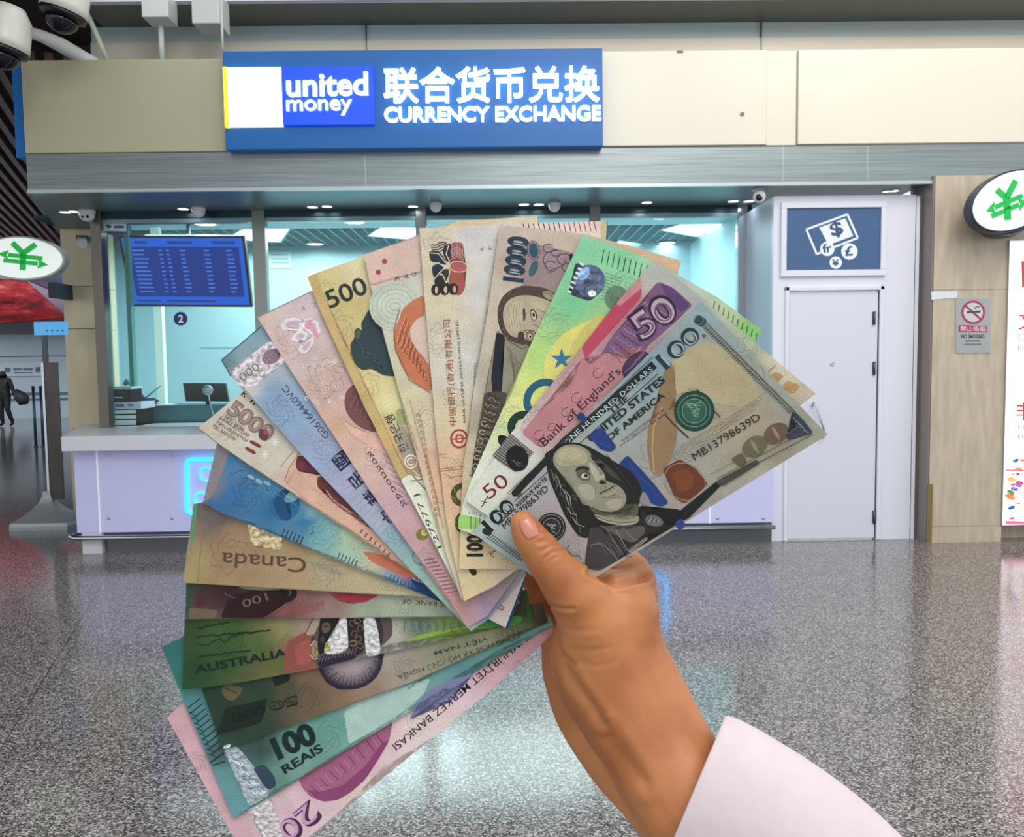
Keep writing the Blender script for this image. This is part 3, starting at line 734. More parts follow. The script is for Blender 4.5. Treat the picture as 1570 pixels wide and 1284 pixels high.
# dark red sloping ceiling parts and slats
brown = mat('dark_brown_ceiling', '#2c1f22', .45)
struct(MB().box(-32, -7.5, YW-1.5, YW+.5, zt2, zt2+2.3), 'trim_13', brown)
dirv = Vector((-math.sin(math.radians(22)), math.cos(math.radians(22)), 0)); nrmv = Vector((math.cos(math.radians(22)), math.sin(math.radians(22)), 0))
slat = mat('dark_slat', '#6b5a58', .28, .35, noise=.25, nscale=3)
zc_ = 4.22; sp = .145
so = empty('ceiling_slats', (-9, 10, zc_)); so['kind'] = 'structure'; so['label'] = 'dark slatted hall ceiling running away to the left'; so['category'] = 'ceiling'
m = MB()
for k in range(40):
    u = -.75-k*sp; y0 = 2.0 if u < -1.75 else 7.9
    a = nrmv*u+dirv*((y0)/math.cos(math.radians(22))); e_ = nrmv*u+dirv*21.0; w = nrmv*.033
    a.z = e_.z = zc_
    m.prism([a-w, a+w, e_+w, e_-w], (0, 0, .11))
m.build('slat', slat, so)
struct(MB().prism([(-3.3, 1, zc_+.3), (-12, 1, zc_+.3), (-18, 21, zc_+.3), (-6, 21, zc_+.3), (-3.3, 7.9, zc_+.3)], (0, 0, .1)), 'ceiling_upper', mat('black_red_void', '#2a1416', .5))
# red bulkhead further away, reflected lights painted into its noise colours
redm = bpy.data.materials.new('red_with_painted_glints'); redm.use_nodes = True; t_ = redm.node_tree; bb = t_.nodes['Principled BSDF']
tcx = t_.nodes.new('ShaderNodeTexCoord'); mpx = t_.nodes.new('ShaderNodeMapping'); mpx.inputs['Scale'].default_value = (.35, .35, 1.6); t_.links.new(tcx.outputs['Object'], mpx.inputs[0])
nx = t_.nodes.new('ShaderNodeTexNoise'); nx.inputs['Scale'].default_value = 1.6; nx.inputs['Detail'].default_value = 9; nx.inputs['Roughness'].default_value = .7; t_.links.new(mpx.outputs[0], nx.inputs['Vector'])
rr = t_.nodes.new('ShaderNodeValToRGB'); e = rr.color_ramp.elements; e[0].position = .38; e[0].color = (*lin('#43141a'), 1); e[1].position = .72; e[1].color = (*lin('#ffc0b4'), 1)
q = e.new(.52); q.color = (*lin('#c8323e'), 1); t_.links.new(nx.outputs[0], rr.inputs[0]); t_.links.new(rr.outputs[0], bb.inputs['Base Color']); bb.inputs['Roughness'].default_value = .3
A_, B_, C_, D_ = W(-30, 420, 20), W(100, 445, 20), W(100, 489, 22), W(-30, 500, 22)
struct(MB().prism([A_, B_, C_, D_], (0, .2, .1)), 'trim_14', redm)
struct(MB().prism([W(-30, 500, 21.9), W(100, 489, 21.9), W(100, 513, 25), W(-30, 513, 25)], (0, .1, .1)), 'trim_15', brown)
struct(MB().prism([W(-30, 390, 19.5), W(110, 460, 19.5), W(110, 492, 19.6), W(40, 430, 19.6), W(-30, 425, 19.6)], (0, .1, .1)), 'trim_16', mat('dark_violet_beam', '#2b1c30', .4))
struct(MB().prism([W(40, 408, 21), W(112, 425, 21), W(112, 474, 21), W(70, 452, 21)], (0, .1, 0)), 'trim_17', mat('slate_blue', '#3d4a66', .5))
# sign stand
Ys = 7.75
o = empty('sign_stand', (W(75, 790, 7.75).x, 7.75, 0), 'tall grey sign stand with a flared base left of the counter', 'sign stand')
sx = W(75, 790, 7.75).x; 
m = MB(); n = 10
hw = [(.27, 0), (.27, .035)] + [(.27*(1-t_)**2.0+.035, .04+.30*t_) for t_ in [i_/12 for i_ in range(1, 13)]]
rings = [[m.b.verts.new((sx+sxx*a*1.0, Ys+syy*a*.7, z)) for sxx, syy in ((-1, -1), (1, -1), (1, 1), (-1, 1))] for a, z in hw]
for r0, r1 in zip(rings, rings[1:]):
    for k in range(4): m.b.faces.new([r0[k], r0[(k+1) % 4], r1[(k+1) % 4], r1[k]])
m.b.faces.new(rings[0]); m.b.faces.new(rings[-1]); m.build('base', mat('grey_steel_stand', '#a2a9ad', .35, .4), o)
xp0, xp1 = W(70, 600, Ys).x, W(89, 600, Ys).x
zpt = W(80, 556, Ys).z
MB().box(xp0, xp1, Ys-.01, Ys+.03, .26, zpt).build('post', mat('bronze_glass', '#4d4644', .2, .4, noise=.2, nscale=6), o)
MB().box(xp0-.02, xp0, Ys-.02, Ys+.02, .26, zpt).build('light_edge', mat('bright_steel_edge', '#d4dbe2', .2, .6), o)
MB().box(W(64, 530, Ys).x, W(71, 530, Ys).x, Ys, Ys+.03, W(70, 560, Ys).z, W(70, 512, Ys).z).build('neck', darkframe, o)
pxbox(MB(), 52, 493.5, 100, 514, Ys-.02, .05).build('sign_panel', mat('sky_blue_panel', '#5fb0ee', .4, emit=.35), o)
m = MB()
for k in range(4): sign_poly(m, circ(72+k*8, 507, 1.6, n=8), Ys-.02, .003)
m.build('print', mat('blue_ink', '#2f7fc4', .4), o)
# barrier posts
for px, lb in ((52, 'left of two slim steel barrier posts in front of the far wall'), (63.5, 'right of two slim steel barrier posts in front of the far wall')):
    Yb = 16.0; x = W(px, 620, Yb).x; z1_ = W(px, 592, Yb).z
    o = empty('barrier_post', (x, Yb, 0), lb, 'barrier post', 'barrier posts in the hall')
    MB().tube([(x, Yb, .03), (x, Yb, z1_)], .028, 12).build('post', mat('post_steel', '#4f6a80', .3, .6), o)
    MB().lathe((x, Yb, 0), [(.045, 0), (.045, .02), (.03, .04)], 20).build('base', mat('post_steel', '#4f6a80'), o)
# person far away in black
Yq = 27.2-5; x = W(6, 600, Yq).x
sc = (EYE.z+.02)/1.62
o_ = []
def blob_person(x, y, s):
    bm = bmesh.new(); vs = {}
    J = dict(pel=(0, 0, .92), ch=(0, .02, 1.28), ne=(0, 0, 1.42), hd=(0, -.02, 1.50), ht=(0, -.02, 1.62), ls=(-.17, 0, 1.34), le=(-.22, .03, 1.08), lh=(-.2, -.05, .86), rs=(.17, 0, 1.34), re=(.24, .03, 1.08), rh=(.30, .02, .86),
             lk=(-.10, -.02, .48), la=(-.12, .06, .07), lt=(-.12, -.1, .04), rk=(.11, -.06, .5), ra=(.16, .1, .08), rt=(.17, -.06, .04), lhp=(-.09, 0, .86), rhp=(.09, 0, .86))
    R = dict(pel=.15, ch=.17, ne=.06, hd=.09, ht=.08, ls=.08, le=.055, lh=.04, rs=.08, re=.055, rh=.04, lk=.08, la=.05, lt=.04, rk=.08, ra=.05, rt=.04, lhp=.11, rhp=.11)
    for k, p in J.items(): vs[k] = bm.verts.new((x+p[0]*s, y+p[1]*s, p[2]*s))
    for a, c in (('pel', 'ch'), ('ch', 'ne'), ('ne', 'hd'), ('hd', 'ht'), ('ch', 'ls'), ('ls', 'le'), ('le', 'lh'), ('ch', 'rs'), ('rs', 're'), ('re', 'rh'), ('pel', 'lhp'), ('lhp', 'lk'), ('lk', 'la'), ('la', 'lt'), ('pel', 'rhp'), ('rhp', 'rk'), ('rk', 'ra'), ('ra', 'rt')):
        bm.edges.new((vs[a], vs[c]))
    me = bpy.data.meshes.new('person'); order = list(J); bm.to_mesh(me); bm.free()
    me.transform(Matrix.Translation((-x, -y, 0)))
    o = bpy.data.objects.new('person', me); COL.objects.link(o); o.location = (x, y, 0)
    md = o.modifiers.new('skin', 'SKIN')
    sv = me.skin_vertices
    if not sv:
        bpy.context.view_layer.objects.active = o
        me.skin_vertices if False else None
    if me.skin_vertices:
        for i, k in enumerate(order): me.skin_vertices[0].data[i].radius = (R[k]*s, R[k]*s)
        me.skin_vertices[0].data[0].use_root = True
    o.modifiers.new('sub', 'SUBSURF').levels = 1
    return o
p_ = blob_person(x, Yq, sc)
p_.data.materials.append(mat('dark_clothes', '#0c0e14', .7))
tag(p_, 'person in dark clothes far away at the left picture edge', 'person')
m = MB(); c = Vector((x+.455, Yq-.05, .75*sc))
m.tube([c+Vector((-.12, 0, .28)), c+Vector((0, 0, .12)), c+Vector((.1, 0, .0)), c+Vector((.2, 0, -.06))], [.06, .16, .17, .05], 12); tag(m.build('dark_bag', mat('bag_black', '#141a22', .6)), 'dark bag hanging beside the far person in black', 'bag')

# ---------------------------------------------------------------- hanging cameras, rods and ducts at the top left
def hcam(px, py, Y, R0, label, tilt=.3):
    c = W(px, py, Y)
    o = empty('hanging_dome_camera', c, label, 'security camera', 'large hanging dome cameras')
    Mx = Matrix.Rotation(tilt, 4, 'Y')
    def L(mb):
        mb.b.transform(Matrix.Translation(c) @ Mx @ Matrix.Translation(-c)); return mb
    L(MB().lathe(c, [(R0*.55, R0*1.8), (R0*.9, R0*1.3), (R0, R0*.35), (R0*1.02, 0)], 32)).build('housing', mat('cream_housing', '#d8dacd', .3), o)
    L(MB().lathe(c, [(R0*1.0, .0), (R0*.98, -R0*.18), (R0*.72, -R0*.26)], 32)).build('ring', black, o)
    L(MB().lathe(c, [(R0*.72*math.cos(a), -R0*.26-R0*.66*math.sin(a)) for a in [i*math.pi/2/8 for i in range(9)]], 32)).build('bubble', mat('black_glass', '#0a0f1c', .05), o)
hcam(97, 20, 6.0, .155, 'large hanging camera with a black glass bubble at the top left', .28)
hcam(5, 74, 5.9, .16, 'large hanging camera cut by the left picture edge', .25)
arm = mat('white_arm', '#d9ddd9', .35)
m = MB(); m.tube([W(*q, 6.9) for q in ((0, 40), (30, 44), (65, 56), (95, 70), (125, 88), (150, 100))], [.035, .04, .05, .06, .06, .05], 12)
tag(m.build('curved_arm', arm), 'curved white bracket arm between the two hanging cameras', 'bracket')
m = MB(); m.tube([W(122, -6, 6.9), W(152, 62, 6.9), W(166, 96, 6.9)], .022, 10); tag(m.build('diagonal_rod', mat('pale_green_rod', '#c3cfc0', .4)), 'thin diagonal pale rod above the olive panel', 'rod')
m = MB(); m.tube([W(246, 20, 6.75), W(249, 100, 6.75)], .022, 10); tag(m.build('vertical_pipe', arm), 'slim white vertical pipe above the olive panel', 'pipe')
m = pxbox(MB(), 216, -14, 257, 26, 6.6, .2); tag(m.build('wall_junction_box', arm, bevel=.01), 'white boxy fitting on top of the slim vertical pipe', 'junction box')
m = pxbox(MB(), 293, -14, 336, 36, 6.55, .25); tag(m.build('wide_duct', mat('pale_duct', '#ced2d0', .4), bevel=.01), 'wide white duct end left of the long blue sign', 'duct')
m = MB(); m.tube([W(338.5, 0, 6.6), W(341.5, 76, 6.6)], .01, 8); tag(m.build('thin_cable', arm), 'thin pale cable running down to the top left corner of the blue sign', 'cable')
m = MB(); sign_poly(m, circ(1138, 175, 3.2, n=10), YF-.006, .006); tag(m.build('round_stud', mat('stud_grey', '#7d7464', .5)), 'small round stud on the cream fascia panel', 'stud')
m = MB(); sign_poly(m, [(1038, 78), (1047, 78), (1047, 80.5), (1038, 80.5)], YF-.006, .008); tag(m.build('small_clip', darkframe), 'tiny dark clip on the top edge of the cream fascia panel', 'clip')
# ---------------------------------------------------------------- banknotes
pm = bpy.data.materials.new('printed_paper'); pm.use_nodes = True; t_ = pm.node_tree; bb = t_.nodes['Principled BSDF']
at = t_.nodes.new('ShaderNodeAttribute'); at.attribute_name = 'ink'
uv = t_.nodes.new('ShaderNodeUVMap')
wv = t_.nodes.new('ShaderNodeTexWave'); wv.inputs['Scale'].default_value = 26; wv.inputs['Distortion'].default_value = 9; wv.inputs['Detail'].default_value = 2; wv.inputs['Detail Scale'].default_value = 1.2
t_.links.new(uv.outputs[0], wv.inputs['Vector'])
nn = t_.nodes.new('ShaderNodeTexNoise'); nn.inputs['Scale'].default_value = 55; nn.inputs['Detail'].default_value = 3; t_.links.new(uv.outputs[0], nn.inputs['Vector'])
n3 = t_.nodes.new('ShaderNodeTexNoise'); n3.inputs['Scale'].default_value = 3.2; n3.inputs['Detail'].default_value = 2; t_.links.new(uv.outputs[0], n3.inputs['Vector'])
def rng(src, lo, hi, a=0, b_=1):
    r = t_.nodes.new('ShaderNodeMapRange'); r.inputs[1].default_value = a; r.inputs[2].default_value = b_; r.inputs[3].default_value = lo; r.inputs[4].default_value = hi; t_.links.new(src, r.inputs[0]); return r.outputs[0]
m1 = t_.nodes.new('ShaderNodeMath'); m1.operation = 'MULTIPLY'; t_.links.new(rng(wv.outputs[0], .86, 1.12), m1.inputs[0]); t_.links.new(rng(nn.outputs[0], .78, 1.22, .3, .7), m1.inputs[1])
m2 = t_.nodes.new('ShaderNodeMath'); m2.operation = 'MULTIPLY'; t_.links.new(m1.outputs[0], m2.inputs[0]); t_.links.new(rng(n3.outputs[0], .92, 1.08, .3, .7), m2.inputs[1])
vm = t_.nodes.new('ShaderNodeVectorMath'); vm.operation = 'SCALE'; t_.links.new(at.outputs[0], vm.inputs[0]); t_.links.new(m2.outputs[0], vm.inputs['Scale'])
t_.links.new(vm.outputs[0], bb.inputs['Base Color']); bb.inputs['Roughness'].default_value = .5; setin(bb, ['Specular IOR Level'], .25)
fo = bpy.data.materials.new('metal_foil'); fo.use_nodes = True; t_ = fo.node_tree; bb = t_.nodes['Principled BSDF']
at = t_.nodes.new('ShaderNodeAttribute'); at.attribute_name = 'ink'; uv = t_.nodes.new('ShaderNodeUVMap')
nn = t_.nodes.new('ShaderNodeTexNoise'); nn.inputs['Scale'].default_value = 14; nn.inputs['Detail'].default_value = 5; t_.links.new(uv.outputs[0], nn.inputs['Vector'])
vm = t_.nodes.new('ShaderNodeVectorMath'); vm.operation = 'SCALE'; t_.links.new(at.outputs[0], vm.inputs[0]); t_.links.new(rng(nn.outputs[0], .55, 1.5, .35, .65), vm.inputs['Scale'])
bp = t_.nodes.new('ShaderNodeBump'); bp.inputs['Strength'].default_value = .5; bp.inputs['Distance'].default_value = .001; t_.links.new(nn.outputs[0], bp.inputs['Height']); t_.links.new(bp.outputs[0], bb.inputs['Normal'])
t_.links.new(vm.outputs[0], bb.inputs['Base Color']); bb.inputs['Roughness'].default_value = .32; bb.inputs['Metallic'].default_value = .75

DZ = .0017; Z0 = .370
def zfan(x, y):
    u = max(0.0, (x-820)/450); v = max(0.0, (820-x)/560)
    return Z0 - .026*u*u - .004*v*v + .0025*math.sin((x-y)/140.0)*min(1, (u+v)*1.5)
def zextra(i, x, y):
    return -.006*max(0.0, (x-880)/400)**2 if i == 0 else 0.0
CELL = 16
def rnd_poly(pts, cap=4.0):
    for c in (cap, cap/2):
        out = []; n_ = len(pts)
        for i in range(n_):
            p, q, r = pts[i-1], pts[i], pts[(i+1) % n_]
            d1 = math.hypot(q[0]-p[0], q[1]-p[1]); d2 = math.hypot(r[0]-q[0], r[1]-q[1])
            if d1 < 1e-6 or d2 < 1e-6: continue
            t1 = min(.25, c/d1); t2 = min(.25, c/d2)
            out += [(q[0]+(p[0]-q[0])*t1, q[1]+(p[1]-q[1])*t1), (q[0]+(r[0]-q[0])*t2, q[1]+(r[1]-q[1])*t2)]
        pts = out
    return pts
def ink(h):                               # printed inks are a little duller than pure pigment
    c = lin(h); l = .3*c[0]+.59*c[1]+.11*c[2]; return tuple(.86*v+.14*l for v in c)
class Note:
    def __init__(s, idx, name, label, outline, ctrl):
        s.i = idx; s.name = name; s.label = label; s.out = outline
        s.ctrl = [(x, y, ink(c)) for x, y, c in ctrl]; s.items = []; s.zc = {}
        s.items.append((outline, [tuple(range(len(outline)))], None, 0, 1))
    def iz(s, gx, gy):
        key = (gx, gy)
        if key not in s.zc: x, y = gx*CELL, gy*CELL; s.zc[key] = 1/(zfan(x, y)+s.i*DZ+zextra(s.i, x, y))
        return s.zc[key]
    def P(s, x, y, k):                    # facets are exactly flat: 1/z is affine over each triangle of the grid
        gx, gy = math.floor(x/CELL+1e-9), math.floor(y/CELL+1e-9); u, v = x/CELL-gx, y/CELL-gy
        if u+v <= 1: w = s.iz(gx, gy)*(1-u-v)+s.iz(gx+1, gy)*u+s.iz(gx, gy+1)*v
        else: w = s.iz(gx+1, gy+1)*(u+v-1)+s.iz(gx+1, gy)*(1-v)+s.iz(gx, gy+1)*(1-u)
        return H(x, y, (1/w)*(1-(2.4e-5*k+4e-5 if k else 0)))
    def cp(s, o, sc, st, col, w=0, foil=0):
        pts = [(o[0]+float(q.split(',')[0])/sc, o[1]+float(q.split(',')[1])/sc) for q in st.split()]
        return s.ln(pts, w, col) if w else s.poly(rnd_poly(pts), col, foil)
    def add(s, vs, fs, col, foil=0): s.items.append((vs, fs, ink(col), foil, 0)); return s
    def poly(s, pts, col, foil=0):
        if len(pts) > 2 and isinstance(pts[0], (int, float)): pts = list(zip(pts[::2], pts[1::2]))
        return s.add(pts, [tuple(range(len(pts)))], col, foil)
    def pl(s, st, col, foil=0):            # "x,y x,y ..." polygon
        return s.poly(rnd_poly([tuple(float(v) for v in q.split(',')) for q in st.split()], 3.0), col, foil)
    def ell(s, cx, cy, rx, ry, col, rot=0, foil=0, n=26): return s.poly(circ(cx, cy, rx, ry, rot, n=n), col, foil)
    def ring(s, cx, cy, rx, ry, w, col, rot=0, a0=0, a1=360, n=30):
        o = circ(cx, cy, rx, ry, rot, a0, a1, n); q = circ(cx, cy, rx-w, ry-w, rot, a0, a1, n); k = len(o)
        full = abs(a1-a0) >= 360
        fs = [(j, (j+1) % k, k+(j+1) % k, k+j) for j in range(k if full else k-1)]
        return s.add(o+q, fs, col)
    def ln(s, st, w, col):
        pts = [tuple(float(v) for v in q.split(',')) for q in st.split()] if isinstance(st, str) else st
        vs = []; fs = []
        for j, p in enumerate(pts):
            a = pts[max(j-1, 0)]; c = pts[min(j+1, len(pts)-1)]; dx, dy = c[0]-a[0], c[1]-a[1]; L = math.hypot(dx, dy) or 1
            vs += [(p[0]-dy/L*w/2, p[1]+dx/L*w/2), (p[0]+dy/L*w/2, p[1]-dx/L*w/2)]
        for j in range(len(pts)-1): fs.append((2*j, 2*j+1, 2*j+3, 2*j+2))
        return s.add(vs, fs, col)
    def tx(s, st, A, B, h, col, off=0.0, res=None):
        if res is None: res = 5 if h > 19 else (3 if h > 9 else 1)
        vs, fs = text_px(st, A, B, h, 0 if abs(off) < .015 and h < 14 else off, res); return s.add(vs, fs, col)
    def tc(s, ch, cx, cy, ang, w, h, col, off=0.0):     # one glyph centred; ang = reading direction in degrees (image frame)
        a = math.radians(ang); dx, dy = math.cos(a), math.sin(a); ux, uy = dy, -dx
        A = (cx-dx*w/2-ux*h/2, cy-dy*w/2-uy*h/2); return s.tx(ch, A, (A[0]+dx*w, A[1]+dy*w), h, col, off)
    def tick(s, x, y, dx, dy, sx, sy, n, w, col, col2=None):
        for k in range(n): s.ln([(x+dx*k, y+dy*k), (x+dx*k+sx, y+dy*k+sy)], w, col if (not col2 or k < n/2) else col2)
        return s
    def scr(s, x0, y0, x1, y1, amp, n, w, col, seed=0):  # engraved scribble along a line
        rnd = random.Random(seed+int(x0*3+y0)); dx, dy = x1-x0, y1-y0; L = math.hypot(dx, dy) or 1
        return s.ln([(x0+dx*k/n - dy/L*rnd.uniform(-amp, amp), y0+dy*k/n + dx/L*rnd.uniform(-amp, amp)) for k in range(n+1)], w, col)
    def base_col(s, x, y):
        sw = 0; c = [0, 0, 0]
        for a, b_, q in s.ctrl:
            d = ((x-a)**2+(y-b_)**2)/900.0+.02; w = d**-1.5
            sw += w
            for j in range(3): c[j] += q[j]*w
        return [v/sw for v in c]
    def build(s):
        # stacking height of each printed shape: one above whatever it covers
        bb = []; lay = []
        for vs, fs, col, foil, base in s.items:
            x0 = min(v[0] for v in vs); x1 = max(v[0] for v in vs); y0 = min(v[1] for v in vs); y1 = max(v[1] for v in vs)
            l = 0 if base else 1+max((lay[j] for j, q in enumerate(bb) if q[0] < x1 and q[1] > x0 and q[2] < y1 and q[3] > y0), default=0)
            bb.append((x0, x1, y0, y1)); lay.append(l)
        b = bmesh.new(); li = b.faces.layers.int.new('item')
        lv = b.verts.layers.int.new('lay')
        for k, (vs, fs, col, foil, base) in enumerate(s.items):
            V = [b.verts.new((x, y, 0)) for x, y in vs]
            for v in V: v[lv] = k
            for f in fs:
                try: b.faces.new([V[j] for j in f])[li] = k
                except Exception: pass
        big = [f for f in b.faces if len(f.verts) > 4]
        if big: bmesh.ops.triangulate(b, faces=big, ngon_method='EAR_CLIP')
        xs = [v.co.x for v in b.verts]; ys = [v.co.y for v in b.verts]
        sm = [a+c for a, c in zip(xs, ys)]
        for ax, lo, hi in ((0, min(xs), max(xs)), (1, min(ys), max(ys)), (2, min(sm), max(sm))):
            g = math.ceil(lo/CELL)*CELL
            while g < hi:
                co = (0, g, 0) if ax == 1 else (g, 0, 0); no = ((1, 0, 0), (0, 1, 0), (1, 1, 0))[ax]
                val = (lambda v: v.co[ax]) if ax < 2 else (lambda v: v.co[0]+v.co[1])
                near = [f for f in b.faces if min(val(v) for v in f.verts) < g-1e-4 and max(val(v) for v in f.verts) > g+1e-4]
                ge = set(near)
                for f in near: ge.update(f.edges); ge.update(f.verts)
                if near: bmesh.ops.bisect_plane(b, geom=list(ge), plane_co=co, plane_no=no, dist=1e-5)
                g += CELL
        b.verts.index_update(); b.faces.ensure_lookup_table()
        # data out
        P = []; F = []; FM = []; FC = []; UV = []
        vmap = {}
        for f in b.faces:
            k = f[li]; idx = []
            for v in f.verts:
                key = (v.index, k)
                if key not in vmap:
                    vmap[key] = len(P); P.append(tuple(s.P(v.co.x, v.co.y, lay[k]))); UV.append((v.co.x/100, v.co.y/100))
                idx.append(vmap[key])
            F.append(idx); FM.append(1 if s.items[k][3] else 0)
            c = s.items[k][2]
            FC.append([(*(c or s.base_col(v.co.x, v.co.y)), 1) for v in f.verts])
        # paper back face and edge
        bed = {}
        basef = [(fi, F[fi]) for fi, f in enumerate(b.faces) if f[li] == 0]
        back = {}
        for fi, f in basef:
            for j in range(len(f)):
                e = (f[j], f[(j+1) % len(f)]); bed[e] = bed.get(e, 0)+1
                if f[j] not in back:
                    p = Vector(P[f[j]]); back[f[j]] = len(P); P.append(tuple(p+(p-EYE).normalized()*.00022)); UV.append(UV[f[j]])
            F.append([back[v] for v in f][::-1]); FM.append(0); FC.append(FC[fi][::-1])
        ecol = (*lin('#cfcabc'), 1)
        for (a, c) in list(bed):
            if (c, a) not in bed: F.append([c, a, back[a], back[c]]); FM.append(0); FC.append([ecol]*4)
        b.free()
        cen = sum((Vector(P[v]) for f in basef for v in f[1]), Vector())/sum(len(f[1]) for f in basef)
        me = bpy.data.meshes.new(s.name); me.from_pydata([tuple(Vector(p)-cen) for p in P], [], F)
        me.materials.append(pm); me.materials.append(fo)
        ca = me.color_attributes.new('ink', 'FLOAT_COLOR', 'CORNER'); ul = me.uv_layers.new(name='UVMap')
        li_ = 0
        for fi, pl_ in enumerate(me.polygons):
            pl_.material_index = FM[fi]; 
            for j, lp in enumerate(pl_.loop_indices):
                ca.data[lp].color = FC[fi][j]; ul.data[lp].uv = UV[F[fi][j]]
        o = bpy.data.objects.new(s.name, me); COL.objects.link(o); o.location = cen
        tag(o, s.label, 'banknote', 'banknotes fanned out in the hand'); return o
def C(st): 
    out = []
    for q in st.split():
        a, b_, c = q.split(','); out.append((float(a), float(b_), '#'+c))
    return out
def O(st): return [tuple(float(v) for v in q.split(',')) for q in st.split()]
notes = []
def new(idx, label, outline, ctrl, name='banknote'):
    n = Note(idx, name, label, O(outline), C(ctrl)); notes.append(n); return n

# 0 -- hundred dollar note, frontmost
n = new(0, 'frontmost hundred dollar note with a long-haired man portrait under the thumb', '723,816 1075,462 1269,667 862,917',
 '735,815,a6b7b4 800,850,98aaac 1075,470,8fa9ae 1000,560,86a0aa 1260,665,a9a792 1150,640,b3a384 1100,560,b8a97f 880,700,a2a39b 850,800,a8989a 1050,780,a0988f 950,860,a99c8f 1180,700,a09480 1170,722,b0ae96 940,640,93a4a4 900,760,9b9494 970,680,9ea09a 830,740,9fa3a0 1200,600,a3a795 1130,520,93a5a4')
n.pl('1022,578 1032,553 1052,536 1073,527 1095,527 1111,532 1128,545 1139,558 1157,588 1167,616 1135,625 1094,619 1053,600 1037,606', '#b8aa80')
n.pl('1022,558 1030,556 1034,575 1035,609 1022,632 1031,625 1039,658 1036,680 1029,704 1013,730 1003,728 998,722 994,700 992,684 993,658 1005,636 1012,600', '#957650')
n.ln('1003,725 1000,690 1002,655 1015,625', 2.2, '#bf9660'); n.ln('1033,560 1034,590 1037,606', 1, '#6a5a44')
n.pl('1053,596 1060,594 1072,598 1090,616 1104,634 1107,640 1100,643 1092,640 1096,636 1084,616 1070,602 1058,600', '#a89a78'); n.ln('1068,597 1082,612 1096,632 1104,640', 2.4, '#514c38'); n.ln('1019,635 1032,650 1056,672', 2.6, '#3d3c33')
for k in range(8):
    n.scr(985+k*8, 742-k*5-k*3, 1090+k*7, 690-k*6-k*3, 1.0, 36, .7, '#8d8068', k)
for k in range(4): n.scr(1100+k*6, 664-k*8, 1158+k*5, 627-k*8, 1.0, 24, .7, '#948868', 40+k)
n.pl('783,757 787,751 862,673 870,680 790,764', '#1c2120'); n.ln('862,681 1003,559', 13, '#1e2826'); n.ln('789,769 1009,573', 1, '#2a3534'); n.ln('778,757 1000,548', 1, '#38474a')
n.tx('ONE HUNDRED DOLLARS', (869, 683), (1002, 568), 8, '#c6d0cc', .01)
n.pl('1062,494 1071,481 1085,492 1076,503', '#2b464e'); n.ring(1071, 491, 8, 8, 1, '#6b8a92')
n.tx('100', (1022, 568), (1077, 517), 27, '#1d3a42', .022); n.tx('100', (1026, 562), (1073, 519), 20, '#9db4ba', -.02)
n.tx('B', (1080, 519), (1084, 515), 6, '#33434a', .02)
n.tx('THE', (937, 636), (965, 613), 9, '#1f2a2c', .02); n.tx('UNITED STATES', (907, 679), (1021, 585), 12, '#1f2a2c', .03); n.tx('OF AMERICA', (934, 678), (1021, 608), 10, '#1f2a2c', .03)
n.tx('THIS NOTE IS LEGAL TENDER', (955, 678), (1019, 629), 3.6, '#3a4444', .01); n.tx('FOR ALL DEBTS, PUBLIC AND PRIVATE', (953, 685), (1024, 634), 3.6, '#3a4444', .01)
for st in ('882,640 891,630 901,643 894,649', '901,668 922,654 946,686 937,694 922,690', '948,712 962,698 985,722 1005,745 1026,772 1012,778 990,768 965,735'): n.pl(st, '#1c3a7c')
n.scr(905, 672, 940, 690, 1.5, 10, .8, '#2f55a0'); n.scr(962, 708, 1015, 768, 2, 14, .8, '#34559c')
n.pl('1015,720 1035,708 1044,704 1050,713 1060,716 1067,719 1076,732 1086,742 1070,757 1049,773 1034,763 1026,742 1022,728', '#6e351c'); n.pl('1030,726 1050,718 1066,730 1060,750 1040,756', '#7f4020')
n.ring(1050, 739, 33, 28, 1, '#a88a70', 30)
g = [(1064.5+(31 if k % 2 else 28)*math.cos(k*math.pi/28), 630.5+(31 if k % 2 else 28)*math.sin(k*math.pi/28)) for k in range(56)]
n.poly(g, '#1d4a3e'); n.ring(1064.5, 630.5, 25, 25, 1, '#6f9a86'); n.ring(1064.5, 630.5, 19, 19, 1, '#7fa894'); n.ell(1064.5, 630.5, 17, 17, '#2c6350'); 
for k in range(7): n.scr(1052+k*2, 620+k*3, 1076-k, 619+k*3.4, 2, 7, 1, '#8ab49c', k)
n.tx('MB13798639D', (1066, 707), (1167, 643), 12, '#232a2a', .01)
n.pl('1120,705 1136,694 1139,697 1146,709 1139,716 1131,714', '#6a6048'); n.ell(1157, 685, 20, 15, '#6f6b4e', -32); n.ell(1190, 665, 20, 15, '#735a46', -32)
n.ell(1157, 685, 12, 2.6, '#9a9070', 60); n.ell(1190, 665, 12, 2.6, '#a08c74', 60)
n.tick(1083, 497, 2.85, 2.85, -5, 5.5, 47, 1.1, '#2f3f44'); n.tick(1083, 502, 2.85, 2.85, -7, 0, 47, .8, '#3a4a4e'); n.ln('1080,492 1219,632', 1.2, '#33434a')
n.pl('1213,630 1221,633 1232,645 1247,664 1238,667 1222,670 1210,676 1204,670 1216,660 1222,652', '#3b4450')
for k in range(5): n.scr(1215+k*4, 640+k*5, 1228+k*3, 652+k*3, 2, 6, 1, '#8a90a0', k)
n.pl('1095,741 1105,734 1111,739 1056,795 1045,800 1038,787', '#1d2220'); n.ln('1104,741 1246,666', 1.1, '#4a4a44'); n.ln('1100,734 1235,661', 1, '#5a584c'); n.pl('1095,741 1105,734 1160,705 1166,710 1108,746', '#4a4840')
n.scr(1090, 728, 1225, 655, 1.5, 50, .8, '#857a64', 5)
